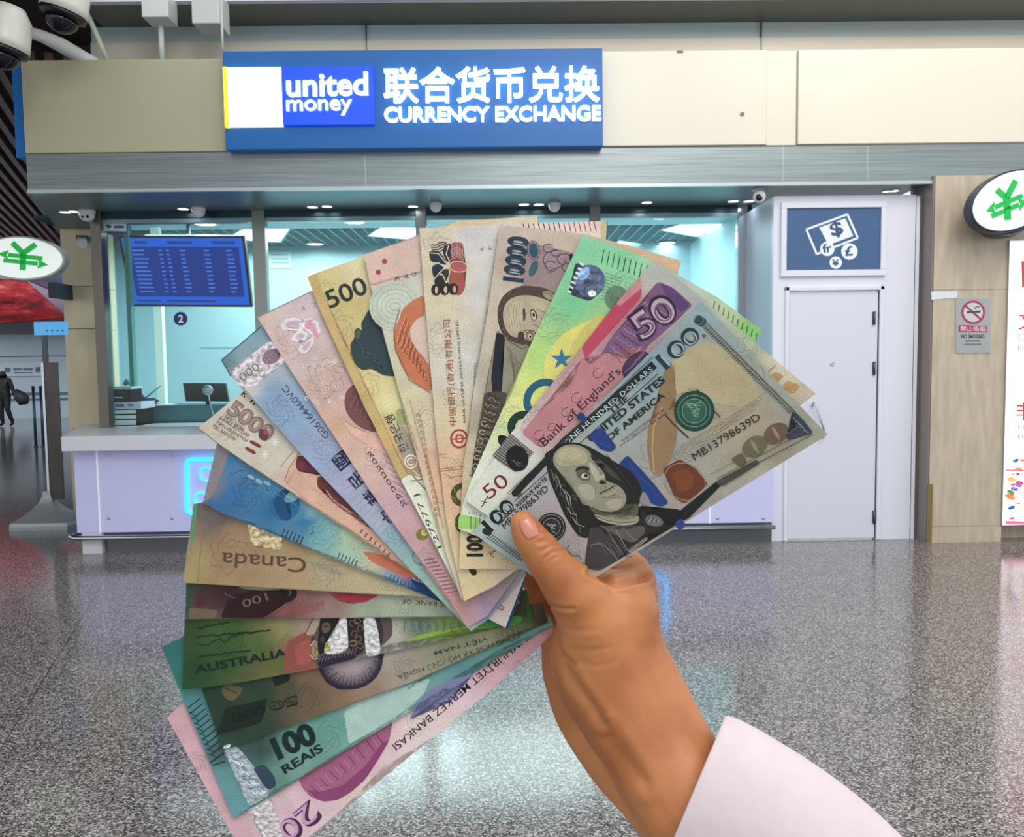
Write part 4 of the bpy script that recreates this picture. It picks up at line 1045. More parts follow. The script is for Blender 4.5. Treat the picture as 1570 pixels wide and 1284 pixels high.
# portrait
o_, sc_ = (840, 640), 5.35
def q(st, col, w=0): n.cp(o_, sc_, st, col, w)
q('-30,300 10,285 60,240 110,215 180,203 260,212 330,238 400,275 450,318 530,360 600,398 660,430 705,470 745,530 772,600 768,660 742,700 745,730 700,790 640,850 560,860 420,860 350,930 345,985 300,992 258,975 210,925 185,860 130,800 120,735 85,690 70,610 30,560 8,490 -5,420 -20,360', '#1d201c')
q('310,1240 305,1150 330,1040 360,960 400,880 520,920 640,925 740,880 770,800 745,720 860,745 950,760 1060,750 1110,780 1098,832 1040,900 960,910 810,965 700,1060 560,1170 430,1262', '#282627')
q('740,722 860,745 950,760 1060,750 1112,782 1098,832 1040,895 960,890 900,830 800,790', '#14171a')
q('770,620 790,610 820,650 850,720 800,725 745,700', '#8a8288')
q('340,905 420,900 470,960 560,1020 640,1110 560,1170 430,1262 312,1240 306,1160 330,1040', '#3f3a3b')
q('400,880 500,905 620,930 740,900 790,890 800,950 760,980 700,1040 620,1000 520,950', '#5b534e')
for k in range(13): q('%d,%d %d,%d %d,%d' % (325+k*22, 1080-k*8, 380+k*22, 1010+k*6, 470+k*18, 1120+k*3), '#6f6869' if k % 2 else '#2a2628', .7)
q('560,930 600,1000 650,1090', '#8a817a', 1.3); q('480,920 540,1010 600,1120', '#7a726e', 1.1); q('345,1050 430,1035 520,1100 580,1180', '#85807c', 1); q('640,940 700,1000 740,1010', '#85807c', 1)
q('800,820 840,800 890,805 940,840 950,880 900,900 840,890 800,870', '#6c6468')
for k in range(7): q('%d,%d %d,%d' % (805+k*20, 870-k*3, 835+k*16, 815+k*7), '#b3abae' if k % 2 else '#2f2b30', .9)
q('340,710 400,770 500,800 620,800 700,770 735,700 745,740 742,800 700,850 600,845 480,830 400,800 350,760', '#59553f')
q('372,790 450,815 560,838 690,838 745,800 752,850 715,882 600,892 480,868 405,838', '#958f78'); q('385,808 470,845 590,868 720,858', '#4a463a', 1); q('400,825 500,862 620,878 700,872', '#c2bda4', .8)
q('40,330 62,285 110,240 180,220 262,230 322,262 352,300 352,340 392,378 430,418 458,452 474,485 470,520 520,535 560,552 600,575 632,620 645,670 632,722 580,765 500,785 420,772 350,735 290,700 240,640 205,565 150,495 90,440 48,390', '#8f8a73')
q('60,330 90,270 150,238 240,240 310,280 330,330 320,375 260,390 180,400 120,410 70,370', '#a5a07c'); q('80,300 150,250 230,255 280,300 260,350 160,360 100,345', '#b0ab86')
q('240,560 300,545 360,560 400,610 380,670 330,690 270,640', '#a39e86'); q('330,360 365,380 410,440 440,480 430,520 400,540 380,500 350,440', '#b2ad95')
q('355,300 352,340 392,378 430,418 458,452 474,485 470,520 520,535 560,552 600,575 632,620 645,670 632,722 660,700 680,620 640,540 560,470 480,400 430,350 390,310', '#25241e')
q('400,330 470,380 540,440 600,520 560,510 480,450 420,390', '#45403a'); q('390,372 420,360 460,385 470,415 440,420 405,400', '#17150f'); q('400,372 440,372', '#7a7566', .8)
q('222,440 238,412 275,400 318,402 345,425 340,440 305,425 268,425 240,450', '#2b2820'); q('228,448 262,428 315,430 348,460 352,500 325,520 285,520 250,500 235,475', '#605a48')
q('262,492 280,462 310,452 338,470 335,498 300,508', '#bab6a4'); q('296,478 305,460 325,462 330,482 316,496 302,492', '#15151a'); q('262,490 282,458 312,448 342,468', '#211e18', 1.3); q('268,512 305,520 340,510', '#4c4738', .9); q('258,530 300,542 345,528', '#6b6552', .8)
n.ell(840+310/5.35, 640+471/5.35, .7, .7, '#d9d9d4')
q('352,345 385,400 425,450 455,480 468,500 462,540 430,552 415,530', '#8d866c', 1.2); q('415,528 435,512 470,520 482,545 455,550 425,548', '#39342a'); q('435,540 450,530 462,545 448,552', '#15130f'); q('440,470 460,475 462,500 440,510', '#bfb99e')
q('425,628 450,612 480,600 505,590 530,572 548,560', '#26221b', 1.7); q('440,640 480,632 530,610 560,590 560,612 520,640 470,655', '#a89c84'); q('450,660 500,655 550,632', '#5a5340', 1); q('470,560 480,590', '#6d6753', .9); q('400,560 385,600 392,640', '#6d6753', .9)
q('470,690 530,665 590,670 620,700 590,740 530,760 480,745', '#a49e86'); q('480,680 530,660 590,655', '#6b6450', .8); q('360,740 430,772 520,782 600,762 640,720', '#3c382c', 1.4); q('400,790 500,812 620,810 690,780', '#3a362b', 1)
q('262,668 285,660 310,690 325,722 300,722 275,700', '#8f8870'); q('275,680 295,700 305,715', '#47422f', 1)
rnd = random.Random(9)
for k in range(46):                        # engraved strands of hair
    t = k/46; x = 12+t*230+rnd.uniform(-14, 14); y = 400+t*480+rnd.uniform(-40, 30)
    q('%d,%d %d,%d %d,%d' % (x, y, x+22+rnd.uniform(-8, 12), y+50, x+30+rnd.uniform(-15, 20), y+110), ('#0c0e0d', '#3b3e38', '#6d7066', '#2c2f2b')[k % 4], .8)
for st in ('120,590 150,640 170,720', '140,600 180,650 190,730', '160,740 190,790 240,800', '60,470 90,520 110,580', '200,820 240,880 300,900'): q(st, '#9a9a86', 1.2)
for k in range(34):                        # engraved shading of the face
    x = rnd.uniform(90, 560); y = rnd.uniform(270, 740)
    if (x-300)**2/260**2+(y-500)**2/260**2 < 1 and y > x*.55+40: q('%d,%d %d,%d' % (x, y, x+34, y+12), '#7b765f', .5)
for k in range(18): q('%d,%d %d,%d' % (470+k*12, 300+k*16, 520+k*12, 345+k*16), '#3f3e38' if k % 2 else '#0d0e0d', .7)
n.pl('961,845 991,823 994,827 965,849', '#8d8478'); n.tx('FRANKLIN', (964, 847), (992, 827), 3.6, '#2a2524', .01)
n.pl('1034,803 1043,794 1053,806 1041,815', '#2c3f86')
n.tx('100', (753, 818), (792, 779), 23, '#14201f', .03); n.tx('100', (756, 812), (789, 780), 15, '#b6c4c0', -.025); n.pl('737,816 744,808 756,817 748,823', '#1d302e')
n.tick(749, 823, 3.1, 2.2, 5, -5, 17, 1.2, '#26332f'); n.ln('745,823 800,861', 1, '#33403c')
n.tx('FEDERAL RESERVE NOTE', (765, 806), (840, 735), 6, '#23292a', .02); n.tx('B', (796, 764), (803, 757), 6, '#33393a', .02); n.tx('MB13798639D', (775, 812), (842, 751), 10, '#23292a', 0)
n.ell(845.5, 808.5, 22, 22, '#20262a', 0); n.ring(845.5, 808.5, 19.5, 19.5, .8, '#8f8c8c'); n.ell(845.5, 808.5, 14, 14, '#8c8586'); n.ell(845.5, 808.5, 13, 13, '#2a2e30')
for k in range(5): n.scr(838+k*3, 803+k, 850, 816-k*3, 3, 6, 1, '#a9a4a2', k)
n.ln('866,846 873,836', 1, '#2a2a2a'); n.scr(868, 846, 890, 856, 4, 8, 1, '#2c2a2a', 3); n.scr(874, 856, 896, 866, 3, 8, 1, '#2c2a2a', 4)

# 1 -- fifty pound note
n = new(1, 'purple and red fifty pound note directly behind the frontmost dollar note', '714,768 783,665 894,531 1003,398 1130,503 1251,604 880,885',
 '1010,420,babab0 1060,450,aeb2ac 960,480,b7707c 900,540,c08a90 860,600,c59a98 780,640,d0cfc6 740,720,d3d7c8 720,760,d4d9c8 1100,480,bcc1b0 1150,520,b9bf9c 1200,570,d8ccae 1245,603,cdbfa4 850,650,bb8a8a 940,560,a37c84 800,720,cfd0c4 770,760,d2d4c6')
n.pl('982,423 984,455 960,480 938,505 897,552 892,532 934,478 958,450', '#c23a5c'); n.pl('982,423 984,442 950,470 944,466', '#c9838c')
n.pl('1008,432 1030,440 1062,468 1040,490 985,538 950,566 925,566 915,555 935,520 955,500 985,466', '#80567e'); n.pl('1012,434 1032,442 1058,468 1044,480 1022,455', '#5f3f74')
n.pl('831,628 880,585 892,548 905,560 930,540 960,552 985,530 960,575 900,630 850,668 827,686 800,664', '#bd7a80')
for k in range(14): n.scr(925+k*5, 545-k*7, 945+k*7, 560-k*6, 2.5, 9, .9, '#4a2c52' if k % 2 else '#b294ae', k)
n.ell(975, 560, 26, 16, '#4f2e50', -45); 
for k in range(6): n.scr(955+k*5, 575-k*4, 985+k*2, 545-k*4, 3, 8, 1, '#7d5a80', 50+k)
n.tx('50', (984, 527), (1046, 484), 48, '#35203e', .05); n.tx('50', (986, 522), (1041, 484), 40, '#bfa8b4', .01); n.tx('50', (988, 517), (1036, 484), 30, '#7d5a7c', -.02)
n.tx("Bank of England's", (838, 688), (956, 574), 17, '#3a2130', .005)
for cx, cy, r in ((826, 668, 9), (832, 678, 8), (868, 632, 8), (884, 610, 9), (917, 572, 9), (846, 655, 7)): n.ring(cx, cy, r, r*.8, .9, '#4a2a38', -40, 20, 330)
n.pl('782,665 818,695 790,725 754,700', '#8d8880')
for k in range(12): n.ln([(782-k*2.4, 665+k*3), (818-k*2.4, 695+k*2.6)], 1.1, '#2a2726')
n.ell(793, 703, 17, 20, '#1b1619', -20)
for k in range(5): n.scr(782+k*4, 702+k*2, 792+k*3, 715, 2, 5, .9, '#7f7680' if k % 2 else '#4a3f4c', k)
n.tx('50', (751, 767), (782, 742), 22, '#7a1d2c', .0); n.scr(738, 778, 749, 760, 1.5, 5, 1.6, '#3a3436', 2); n.ln('736,768 747,771', 1.2, '#3a3436')
n.pl('1190,570 1203,577 1190,588 1179,578', '#c79a5c'); n.pl('1207,583 1228,592 1216,606 1198,594', '#c79a5c'); n.ln('1172,575 1190,560', 1.5, '#8a8478'); n.ln('1196,604 1222,588', 1, '#9a8a6c')
n.tick(1094, 476, 0, 0, 0, 0, 0, 1, '#000000')

# 2 -- hundred euro note
n = new(2, 'green and yellow euro note with a metallic hologram circle and a blue star', '893,362 925,371 960,383 1003,401 1040,422 1100,456 1168,507 1140,560 870,872 840,868 703,811 710,772 721,740 757,658 786,600 813,530',
 '900,375,7fd3a0 960,400,86d79c 1000,415,9edaa8 880,470,6fc98f 905,520,b9d05c 850,560,a9d96e 830,600,d5dc6a 800,640,dede76 770,660,cbd9a2 740,720,dce0cc 715,780,d8dfc8 1060,440,c4ccb6 1110,475,bdd0a0 1160,505,86cc62 820,680,d0cc8a 700,800,d0dcb0')
n.tick(926, 383, 8.3, 3.0, -4, 21, 9, 1.4, '#1f4a34'); n.tick(1096, 462, 7.2, 5.4, -2, 11, 10, 1.4, '#2c4a30')
n.ell(903, 520, 20, 20, '#e3d75c'); n.pl('925,480 912,487 885,500 862,513 843,535 834,555 833,580 845,592 870,590 900,560 925,530 940,500', '#dfd65c'); n.pl('925,480 912,487 892,505 876,530 866,560 870,590 905,560 940,500', '#cfc35a')
n.pl('882,404 889,404 905,410 928,440 905,462 885,456 871,450', '#39434c', 1); n.ell(904, 431, 24, 25, '#5b6a86', 0, 1); n.ell(895, 420, 7, 12, '#8fb8f0', 40, 1); n.ell(908, 450, 6, 5, '#ffffff', 0, 1); n.ell(902, 434, 6, 6, '#4a5566', 0, 1)
for k in range(9): n.ln([(928-k, 418+k*5), (955-k*2, 428+k*4)], .8, '#4f8f6c')
n.ell(945, 457, 18, 19, '#64876c'); 
for k in range(8): n.scr(932+k*3, 446+k*2, 938+k*3, 470-k, 2, 7, .8, '#405c48', k)
for k in range(7): n.ln([(889-k*3.2, 404+k*7), (895-k*3.2, 407+k*7)], 3, '#d9f2d8')
st = [(861+(18 if k % 2 == 0 else 6.6)*math.sin(k*math.pi/5), 551-(18 if k % 2 == 0 else 6.6)*math.cos(k*math.pi/5)) for k in range(10)]
n.add(st+[(861, 551)], [(10, k, (k+1) % 10) for k in range(10)], '#2f76a0')
n.ring(833, 612, 33, 29, 11, '#155f78', -50); n.ring(803, 655, 25, 25, 12, '#123a30', -40); n.pl('763,667 776,668 783,676 770,684 764,680', '#18201c')
n.pl('704,789 738,795 733,812 702,811', '#93cf5c'); n.tick(722, 792, 7, 1, 0, 20, 3, 1, '#2f4a22'); n.tx('2019', (733, 786), (719, 783), 5, '#3a4038'); n.ell(736, 791, 1.2, 1.2, '#2a2a2a')

# 3 -- ten thousand yen note
n = new(3, 'brown ten thousand yen note with half a portrait face, left of the euro note', '766,345 830,351 899,360 970,378 1045,400 1000,560 830,873 704,873 706,790 710,715 719.6,662 726,600 737,540 748,480',
 '790,360,c9b6a6 860,370,c6b39e 820,480,a9977c 800,400,b39b8c 760,600,8a8470 745,640,a59a80 716,700,cbb894 715,830,dcc694 740,865,dcc594 724,600,c9bfa6 1040,402,e0b48c 980,385,dcb48c 900,375,c8b39c 745,520,c8bca4 755,450,cbbca6 790,860,d8c496 770,840,dcc698')
n.pl('745,600 752,560 762,505 800,540 830,560 800,600 780,625 760,660 742,700 725,745 722,725 727,690 733,650', '#8b8468')
n.pl('808,372 830,378 870,385 890,396 882,430 858,462 815,448 798,432 806,400', '#9c8280')
n.ell(818, 384, 7, 12, '#2c5566', -8); n.ell(818, 412, 6, 13, '#33606a', 22); n.ring(818, 384, 10, 15, 1.3, '#6a5068', -8)
for cx, cy, r, a in ((841, 381, 9, 0), (850, 398, 18, -10), (866, 398, 12, 10), (852, 388, 7, 0), (845, 408, 10, 20), (870, 410, 9, 0)): n.ring(cx, cy, r, r*.8, 1.6, '#5f4860', a, 10, 300); n.ring(cx, cy, r-3, r*.8-3, .9, '#b79fa8', a, 60, 360)
n.pl('872,388 887,392 882,406 874,402', '#24303c')
n.ring(843, 416, 4, 3, 1, '#6a4a50', 0, 0, 180)
n.tx('10000', (803, 434), (812, 365), 33, '#1c3a4c', .06); 
for k in range(4): n.ln([(780+k*2.4, 417-k*14.4), (798+k*2.3, 420.5-k*14.4)], 1.4, '#b8c6c4')
o2_, s2_ = (700, 380), 4.28
def q(st, col, w=0): n.cp(o2_, s2_, st, col, w)
q('300,560 340,610 420,640 500,640 560,600 700,500 700,640 500,900 300,960 285,760', '#8e8970')
q('268,470 270,390 300,320 360,272 440,245 520,258 580,262 640,300 700,330 720,400 640,500 520,640 440,640 360,615 295,560', '#4f4038')
q('305,470 305,410 330,350 390,318 470,310 560,330 650,370 690,400 640,480 540,600 500,615 430,585 370,590 325,545', '#b5a688')
q('330,460 335,400 380,350 450,345 430,420 425,500 400,560 350,530', '#c2b392'); q('470,360 540,350 610,390 590,430 530,400', '#bfae8c')
q('560,290 600,280 640,305 650,340 610,345 575,325', '#a48f76'); q('575,300 610,300 630,325', '#4f4038', 1)
for k in range(5): q('%d,370 %d,440 %d,520' % (345+k*17, 338+k*17, 350+k*17), '#93846a', .7)
q('432,400 448,395 455,440 448,485 436,482 440,440', '#57483c'); q('478,410 500,400 522,430 528,470 510,492 488,470', '#8a775e'); q('488,418 505,412 520,440 518,472 505,478 494,450', '#d0c4a8'); q('495,430 512,430 516,452 502,458', '#15110f'); q('484,412 502,405 520,425 528,468', '#33271f', 1.4)
q('402,560 425,545 445,560 442,610 420,625 400,600', '#4a3b33'); q('455,560 480,548 505,570 505,605 480,620 458,600', '#8d7a60'); q('465,572 488,565 495,595 478,605', '#cfc3a6'); q('474,575 490,575 490,592 478,594', '#17120f'); q('456,560 482,548 506,572', '#33271f', 1.3); q('440,548 460,540 500,545 520,565 520,600', '#3f332b', 1.6)
q('520,490 560,500 600,510', '#8d7c62', .9); q('500,500 540,520 570,540 560,560', '#7b6a52', 1); q('530,400 560,420 600,420', '#8d7c62', .8); q('535,440 560,460 570,490', '#8d7c62', .8)
rnd = random.Random(2)
for k in range(44):                        # hair strokes around the head
    a = math.radians(95+k*4.6); r1_ = 205; cx, cy = 480, 445
    x = cx+r1_*math.cos(a)*1.0; y = cy-r1_*.93*math.sin(a) if k < 24 else cy-r1_*.93*math.sin(a)
    q('%d,%d %d,%d' % (x, y, x+28*math.sin(a)+rnd.uniform(-6, 6)+12, y+26*math.cos(a)+rnd.uniform(-8, 8)), ('#241b18', '#85735f', '#3c2f2a', '#6a5848')[k % 4], .9)
n.pl('761,509 775,515 770,540 767,565 770,602 755,604 753,579 757,550', '#1f202e'); n.ln('776,520 800,535 812,530', 1.2, '#5a5446')
for k in range(10): n.scr(776+k*2, 530+k*6, 800-k*2, 560+k*6, 2, 9, .8, '#6a6450', k)
n.pl('744,602 760,600 778,602 768,640 752,672 742,690 730,730 724,742 723,722 728,692 734,655', '#51463c')
for k in range(26): 
    y = 606+k*5.0; x = 756-(y-606)*.23; n.scr(x-8, y, x+10, y+5, 3.4, 7, 1.1, '#9a8f7a' if k % 2 else '#2a2320', k)
for k in range(6): n.ring(742-k*2.6, 650+k*13, 5, 4, 1.1, '#b3a88c', 0, 20, 330)
n.tx('1000', (741, 854), (741, 808), 26, '#2a1f18', .05); 
for k in range(3): n.ln([(720, 844.5-k*12.5), (738, 844.5-k*12.5)], 1.3, '#8a7a60')
n.scr(746, 848, 760, 846, 5, 10, 1.2, '#b8705c', 4); n.ring(758, 850, 6, 5, 1, '#4a3a30', 0, 90, 300)

# 4 -- Hong Kong thousand
n = new(4, 'cream Hong Kong note with a black and red bauhinia flower, left of the yen note', '643,350 720,346 795,342 931,339 926,400 800,868 757,900 712,922 691,834 683,787 669,670 652,470',
 '655,370,d6c9a8 730,370,d3cec9 740,450,d2cdc6 670,500,cdc3a8 700,560,cfcab8 728,560,cfcbc2 690,700,d8b58c 690,760,dcb68c 700,650,d5c49c 720,890,e0ca93 713,915,ddc790 688,840,e0c79a 860,350,e8d0c6 915,350,e6cfc0 780,890,dccba6 660,420,d6c89e 680,470,d8cca6 700,840,dcbc88 686,730,dcb088')
n.pl('921,339 931,339 927,380 921,378', '#d3bd84'); n.ln('930,339 932,352', 1.2, '#5a4a3a')
n.tick(802, 343, 7.75, -.25, 3.5, 15, 15, 1.5, '#54302a', '#a8483e')
n.pl('657.5,386 666,384 676,388 682,398 686,407 676,404 662,402 659,396', '#24343a'); n.pl('664,407 674,404 682,411 675,418 669,428 664,424 662,412', '#2a2f44'); n.pl('678,415 684,412 690,414 687,426 684,434 678,430 676,420', '#3b3a2c'); n.pl('678.5,382.6 684,376 691,372 692,395 686,404 680,392', '#3a2c40')
n.pl('665,428 676,420 684,434 690,436 690,441 668,441', '#2e2c26')
for k in range(4): n.ln([(660+k*1, 376+k*3.4), (669+k, 376+k*3.4), (675+k, 372+k*4), (684+k, 371.5+k*2)], 1.6, '#35322e')
n.pl('691,372 710,372 711,405 716,411 712,420 713.5,441 706.5,453 697,452 688,437 690,412 693,395', '#8f4844'); n.pl('690,412 711,408 712,425 713.5,441 706,453 696,450 690,436', '#a9503f')
n.ell(703, 409, 13, 8, '#b4585a', 5); n.ring(703, 409, 14, 9, 1.3, '#e0c8a0', 5)
for k in range(5): n.ln([(691, 398-k*3.5), (701, 393-k*3.5), (711, 399-k*3.5)], 1, '#d9a8a0')
for k in range(5): n.ln([(693+k*4, 373), (693+k*4, 392)], .9, '#c99a98')
for st in ('660,388 672,389 684,404', '663,404 672,403 684,412', '667,427 674,418 682,411', '684,434 680,424 676,419', '688,376 684,390 690,402', '690,414 688,425 684,434'): n.ln(st, 1.3, '#e2dcc8')
n.tx('000', (661.5, 454), (703, 452), 18, '#33231c', .06); n.ell(669, 445, 2.2, 5.5, '#c9bfa0'); n.ell(683.5, 444.5, 2.2, 5.5, '#c9bfa0'); n.ell(697, 444, 2.2, 5.5, '#c9a890')
n.tx('A', (742, 385), (742, 380), 7, '#6a6468'); n.tx('E', (755, 383), (755, 377), 6, '#6a6468')
n.tx('中國銀行(香港)有限公司', (702, 652), (692, 490), 13, '#a5402c', .01); n.tx('BANK OF CHINA (HONG KONG) LIMITED', (716, 648), (704, 490), 5.6, '#5a3a32', .004)
n.tx('TO PAY THE BEARER', (728, 622), (731, 556), 4, '#6a5a50'); n.tx('ON DEMAND', (724, 640), (727, 605), 3.5, '#6a5a50')
n.ring(704, 673, 14, 15, 3.2, '#a33c26'); n.ell(704, 673, 10.6, 11.6, '#e6b79a'); n.pl('698,666 711,666 711,680 698,680', '#b34a30'); n.pl('701,669 708,669 708,677 701,677', '#e6c3a4'); n.ln('693,674 716,672', 2, '#a33c26')
for st in ('672,698 686,696', '673,720 711,715', '674,723 711,719', '689,733 709,730'): n.ln(st, 1, '#9a6a48')
n.ring(708, 759, 17, 18, 9, '#4b4c1c'); n.ring(714, 802, 17, 18, 9, '#4b4c1c'); n.pl('716,872 731,873 731,882 724,884 721,877', '#3f3018')
for k in range(9): n.scr(740+k*6, 886-k*3, 760+k*7, 878-k*3, 2, 8, .8, '#b8a06c' if k % 2 else '#e8dcb8', k)
for k in range(8): n.scr(676+k*3, 700+k*14, 700, 706+k*16, 2, 8, .8, '#c99a68', 30+k)

# 5 -- note with red dots and orange hair
n = new(5, 'pale note with two red dots and an orange-haired half portrait, third from the left mullion side of the fan top', '557,391 590,380 640,364 692,343 700,339 760,336 824,331 800,860 708,920 698,890 683,846 669,787 653,750 639.5,700 622,640 605,576 578,470 567.5,437',
 '560,400,d9b6a4 620,390,d6bdae 600,460,c3c9b8 640,520,c5ccb8 605,555,c8c6a0 650,560,d9b9a8 640,650,d5c39f 650,700,d9b698 670,760,dfc4a0 690,850,dccda4 705,905,e0d2ae 820,335,dccba6 692,345,dfc090 622,620,cfc69c 632,440,c9c8b8 600,410,dab4a6')
n.label = 'pale note with two red dots and an orange-haired portrait, between the cream and yellow notes'
n.ell(606, 470, 40, 38, '#bdc6b4'); n.ell(606, 470, 26, 25, '#c8cebc')
for k in range(5): n.ring(606, 470, 36-k*7, 34-k*7, .8, '#9fb09c')
n.pl('557,391 640,364 646,416 569,438', '#d9b8a8'); n.ln('568,437 605,426 645,417', 1.1, '#b8787a'); n.ell(589.5, 401, 4, 4, '#b0304a'); n.ell(580, 417.5, 4, 4, '#b0304a')
for ch, x, y in (('3', 609, 427), ('A', 623, 424), ('G', 635, 421)): n.tc(ch, x, y, -105, 7, 8, '#5a5a50')
n.pl('648,453 629,463 617,475 612,490 605,504 603,518 605,530 614.5,559 629,581 648,595.5 662,600 664,580 658,562 650,548 639,537 629,520 628,504 639,489 651,484 651,460', '#cb7044')
for k in range(26): n.scr(607+k*1.9, 525+k*2.4, 622+k*1.2, 482+k*3.8, 1.6, 9, 1.0, '#8e3f20' if k % 3 else '#e0a078', k)
n.pl('651,484.5 639,489 629,504 629,520 639,537 650,548 658,562 660,540 655,500', '#d8bca8'); n.ln('612,475 604,505 606,535 628,583 660,602', 1.1, '#8a5a3c')
n.ln('611,600 622,634 640,690', 1, '#a08c68'); n.ln('628,612 640,660 653,700 668,760 680,810', 1, '#b0a078')
for k in range(18): n.ring(641+k*1.75, 636+k*9, 2.6, 2.6, .9, '#a8553c' if k > 5 else '#8a8260', 0, 60, 360); 
for k in range(18): n.ln([(644+k*1.75, 634+k*9), (645+k*1.75, 641+k*9)], .8, '#a8553c' if k > 5 else '#8a8260')
n.pl('653,690 664,692 684,770 672,772', '#dcae88'); n.ln('683,846 692,880 706,914', 1, '#b8a880')

# 6 -- yellow Korean note
n = new(6, 'yellow note with a large 500 and a dark green plant motif', '471,425 482,420 557,393 700,348 790,868 750,900 711,922 680,860 614,735 567,640 543,590 493.5,482',
 '476,430,c9a866 500,440,d3c07c 545,412,dccf9a 540,500,cbb878 530,480,c8b36c 575,600,dccf8c 600,620,e0dc9c 598,680,cfa870 625,720,b08a60 605,700,bfa070 640,760,dfe3c4 660,820,dfe3c6 690,880,dfe2c4 705,912,dddcb8 570,570,d8ca84 560,610,cda65c 580,650,cfae6c 610,650,c9c088 520,540,c6a860')
n.pl('471,425 482,420 498,455 522,515 556,585 590,655 614,710 625,728 614,735 567,640 543,590 493.5,482', '#c8a862')
n.tx('500', (506, 474), (566, 449), 28, '#25362f', .012)
n.pl('614,735 627,728 655,735 680,800 705,915 711,922 700,900 680,860 652,806', '#e3e7cc')
n.pl('575,470 563.5,477 559,487 553,496 556,508.5 549.5,502 543,507 544,518 537,527 538,540 542.5,555 549.5,564.6 559,568 568,565 576,569 587,575.5 606,578 612,560 600,500 590,470', '#2e4246')
for k in range(12): n.scr(545+k*4, 520+k*4, 556+k*3, 545+k*2, 3, 8, 1, '#47605f' if k % 2 else '#1f3034', k)
n.ell(549, 513, 4, 7, '#5a5c4a', 15)
n.ell(613, 633.5, 6, 6, '#a3ab68'); n.ell(615.5, 644, 7.5, 7.5, '#a3ab68'); n.ell(623, 671.5, 6, 6, '#a0a864'); n.pl('604,660 618,652 628,676 640,703 626,712 612,690', '#a69684')
n.tx('한국은행', (628, 690), (603, 634), 15, '#2a2a20', .0)
n.ring(630, 708, 10.5, 11, 2, '#ecdfcf'); n.ring(630, 708, 6, 6, 1.6, '#efe4d4', 0, 40, 300); n.ln('634,722 642,730 640,736', 1.2, '#efe8dc')
n.ln('629,738 640,737 649,735', 2.2, '#8b8b7a'); n.ln('632,728 642,740 654,752', 2.4, '#8b8b7a')
n.tx('127977 J', (680, 838), (643, 756), 10, '#3a3c38')
for k in range(5): n.ln([(697+k*1.4, 893+k*6), (700+k*1.4, 893+k*6)], 1, '#b0a080')

# 7 -- pink note with flower
n = new(7, 'pink note with a white winged flower and purple-brown crescent', '395,487 477,447 640,375 796,878 746,946 716,962 672,893 628,837 569,755 493,640 439,558',
 '400,490,cfb3a6 450,478,cdb9b9 470,550,c9b2b0 500,600,c9a79a 440,530,cfb0a8 540,620,d3aba6 520,650,d2a68c 580,720,d8b0a4 600,700,d3b2b4 612,762,c9a0a8 640,840,c79a9c 680,900,c8999a 715,950,cb9a98 560,690,d6b29a 780,890,b9a2a6 740,940,b49cb4 700,920,c9908e')
n.ln('396,486 477,447', 1.2, '#8a7f80')
for st in ('431,498 439,490 451,488 462,492 467,501 461,508 454.5,507 440,504 434,506', '467,490 478,489 487,494.5 491,508.5 484,518 473,509 464,500', '447,521 453,512 462,507 472,512 468,520 458,524', '467,543 458,538 460,532 467,529 474,522 481,516 480,526 474,536'):
    q = O(st); n.poly(q, '#dcd5dc'); n.ln(q+[q[0]], 1.1, '#f0eef2')
    cx = sum(p[0] for p in q)/len(q); cy = sum(p[1] for p in q)/len(q)
    n.poly([(cx+(p[0]-cx)*.6, cy+(p[1]-cy)*.6) for p in q], '#c9a9b4')
n.ell(473, 498, 5, 7, '#e58f9e', 30); n.ell(484, 512, 3.5, 6, '#e58f9e', -20); n.ell(461, 523, 3, 2.4, '#8f86a8')
for k in range(14): n.scr(433+k*3.4, 500-k*.6, 437+k*3.4, 492-k*.2, 1, 3, .7, '#9a93a8', k)
rnd = random.Random(5)
for k in range(26): x = 462+rnd.uniform(0, 55)+k*.6; y = 545+rnd.uniform(0, 76); n.ring(x, y, 3, 3, .9, '#ead9cc')
n.pl('545,588 534,596 529,605 528,619 530,630 542,648 557,658 572,663 585,660 578,646 566,640 556,622 550,606', '#7a4a4c')
for k in range(10): n.scr(532+k*4, 622+k*3, 545+k*2, 600+k*5, 1.4, 8, .9, '#94605e' if k % 2 else '#5e3436', k)
n.pl('520,640 540,655 575,668 592,680 600,700 575,690 540,668', '#dfae98')
n.tx('๙๐๙๓๐๐๕๙', (562, 695), (618, 778), 8, '#5a4038')
for k in range(14): n.scr(585+k*1.6, 688+k*5, 598+k*2.4, 690+k*6, 2, 7, .9, '#e4cfc4' if k % 2 else '#b794a4', k)
n.tc('A', 465, 473, -20, 5, 7, '#8a7c80'); n.tc('7', 483, 468, -20, 5, 7, '#8a7c80')
n.tick(650, 859, 3.8, 5.6, 17, -2.6, 10, 1.2, '#7d3a3c')
n.ell(647, 820, 9, 9, '#8f8026', 0, 1); n.ell(650, 817, 4.5, 5, '#c9b850', 0, 1)

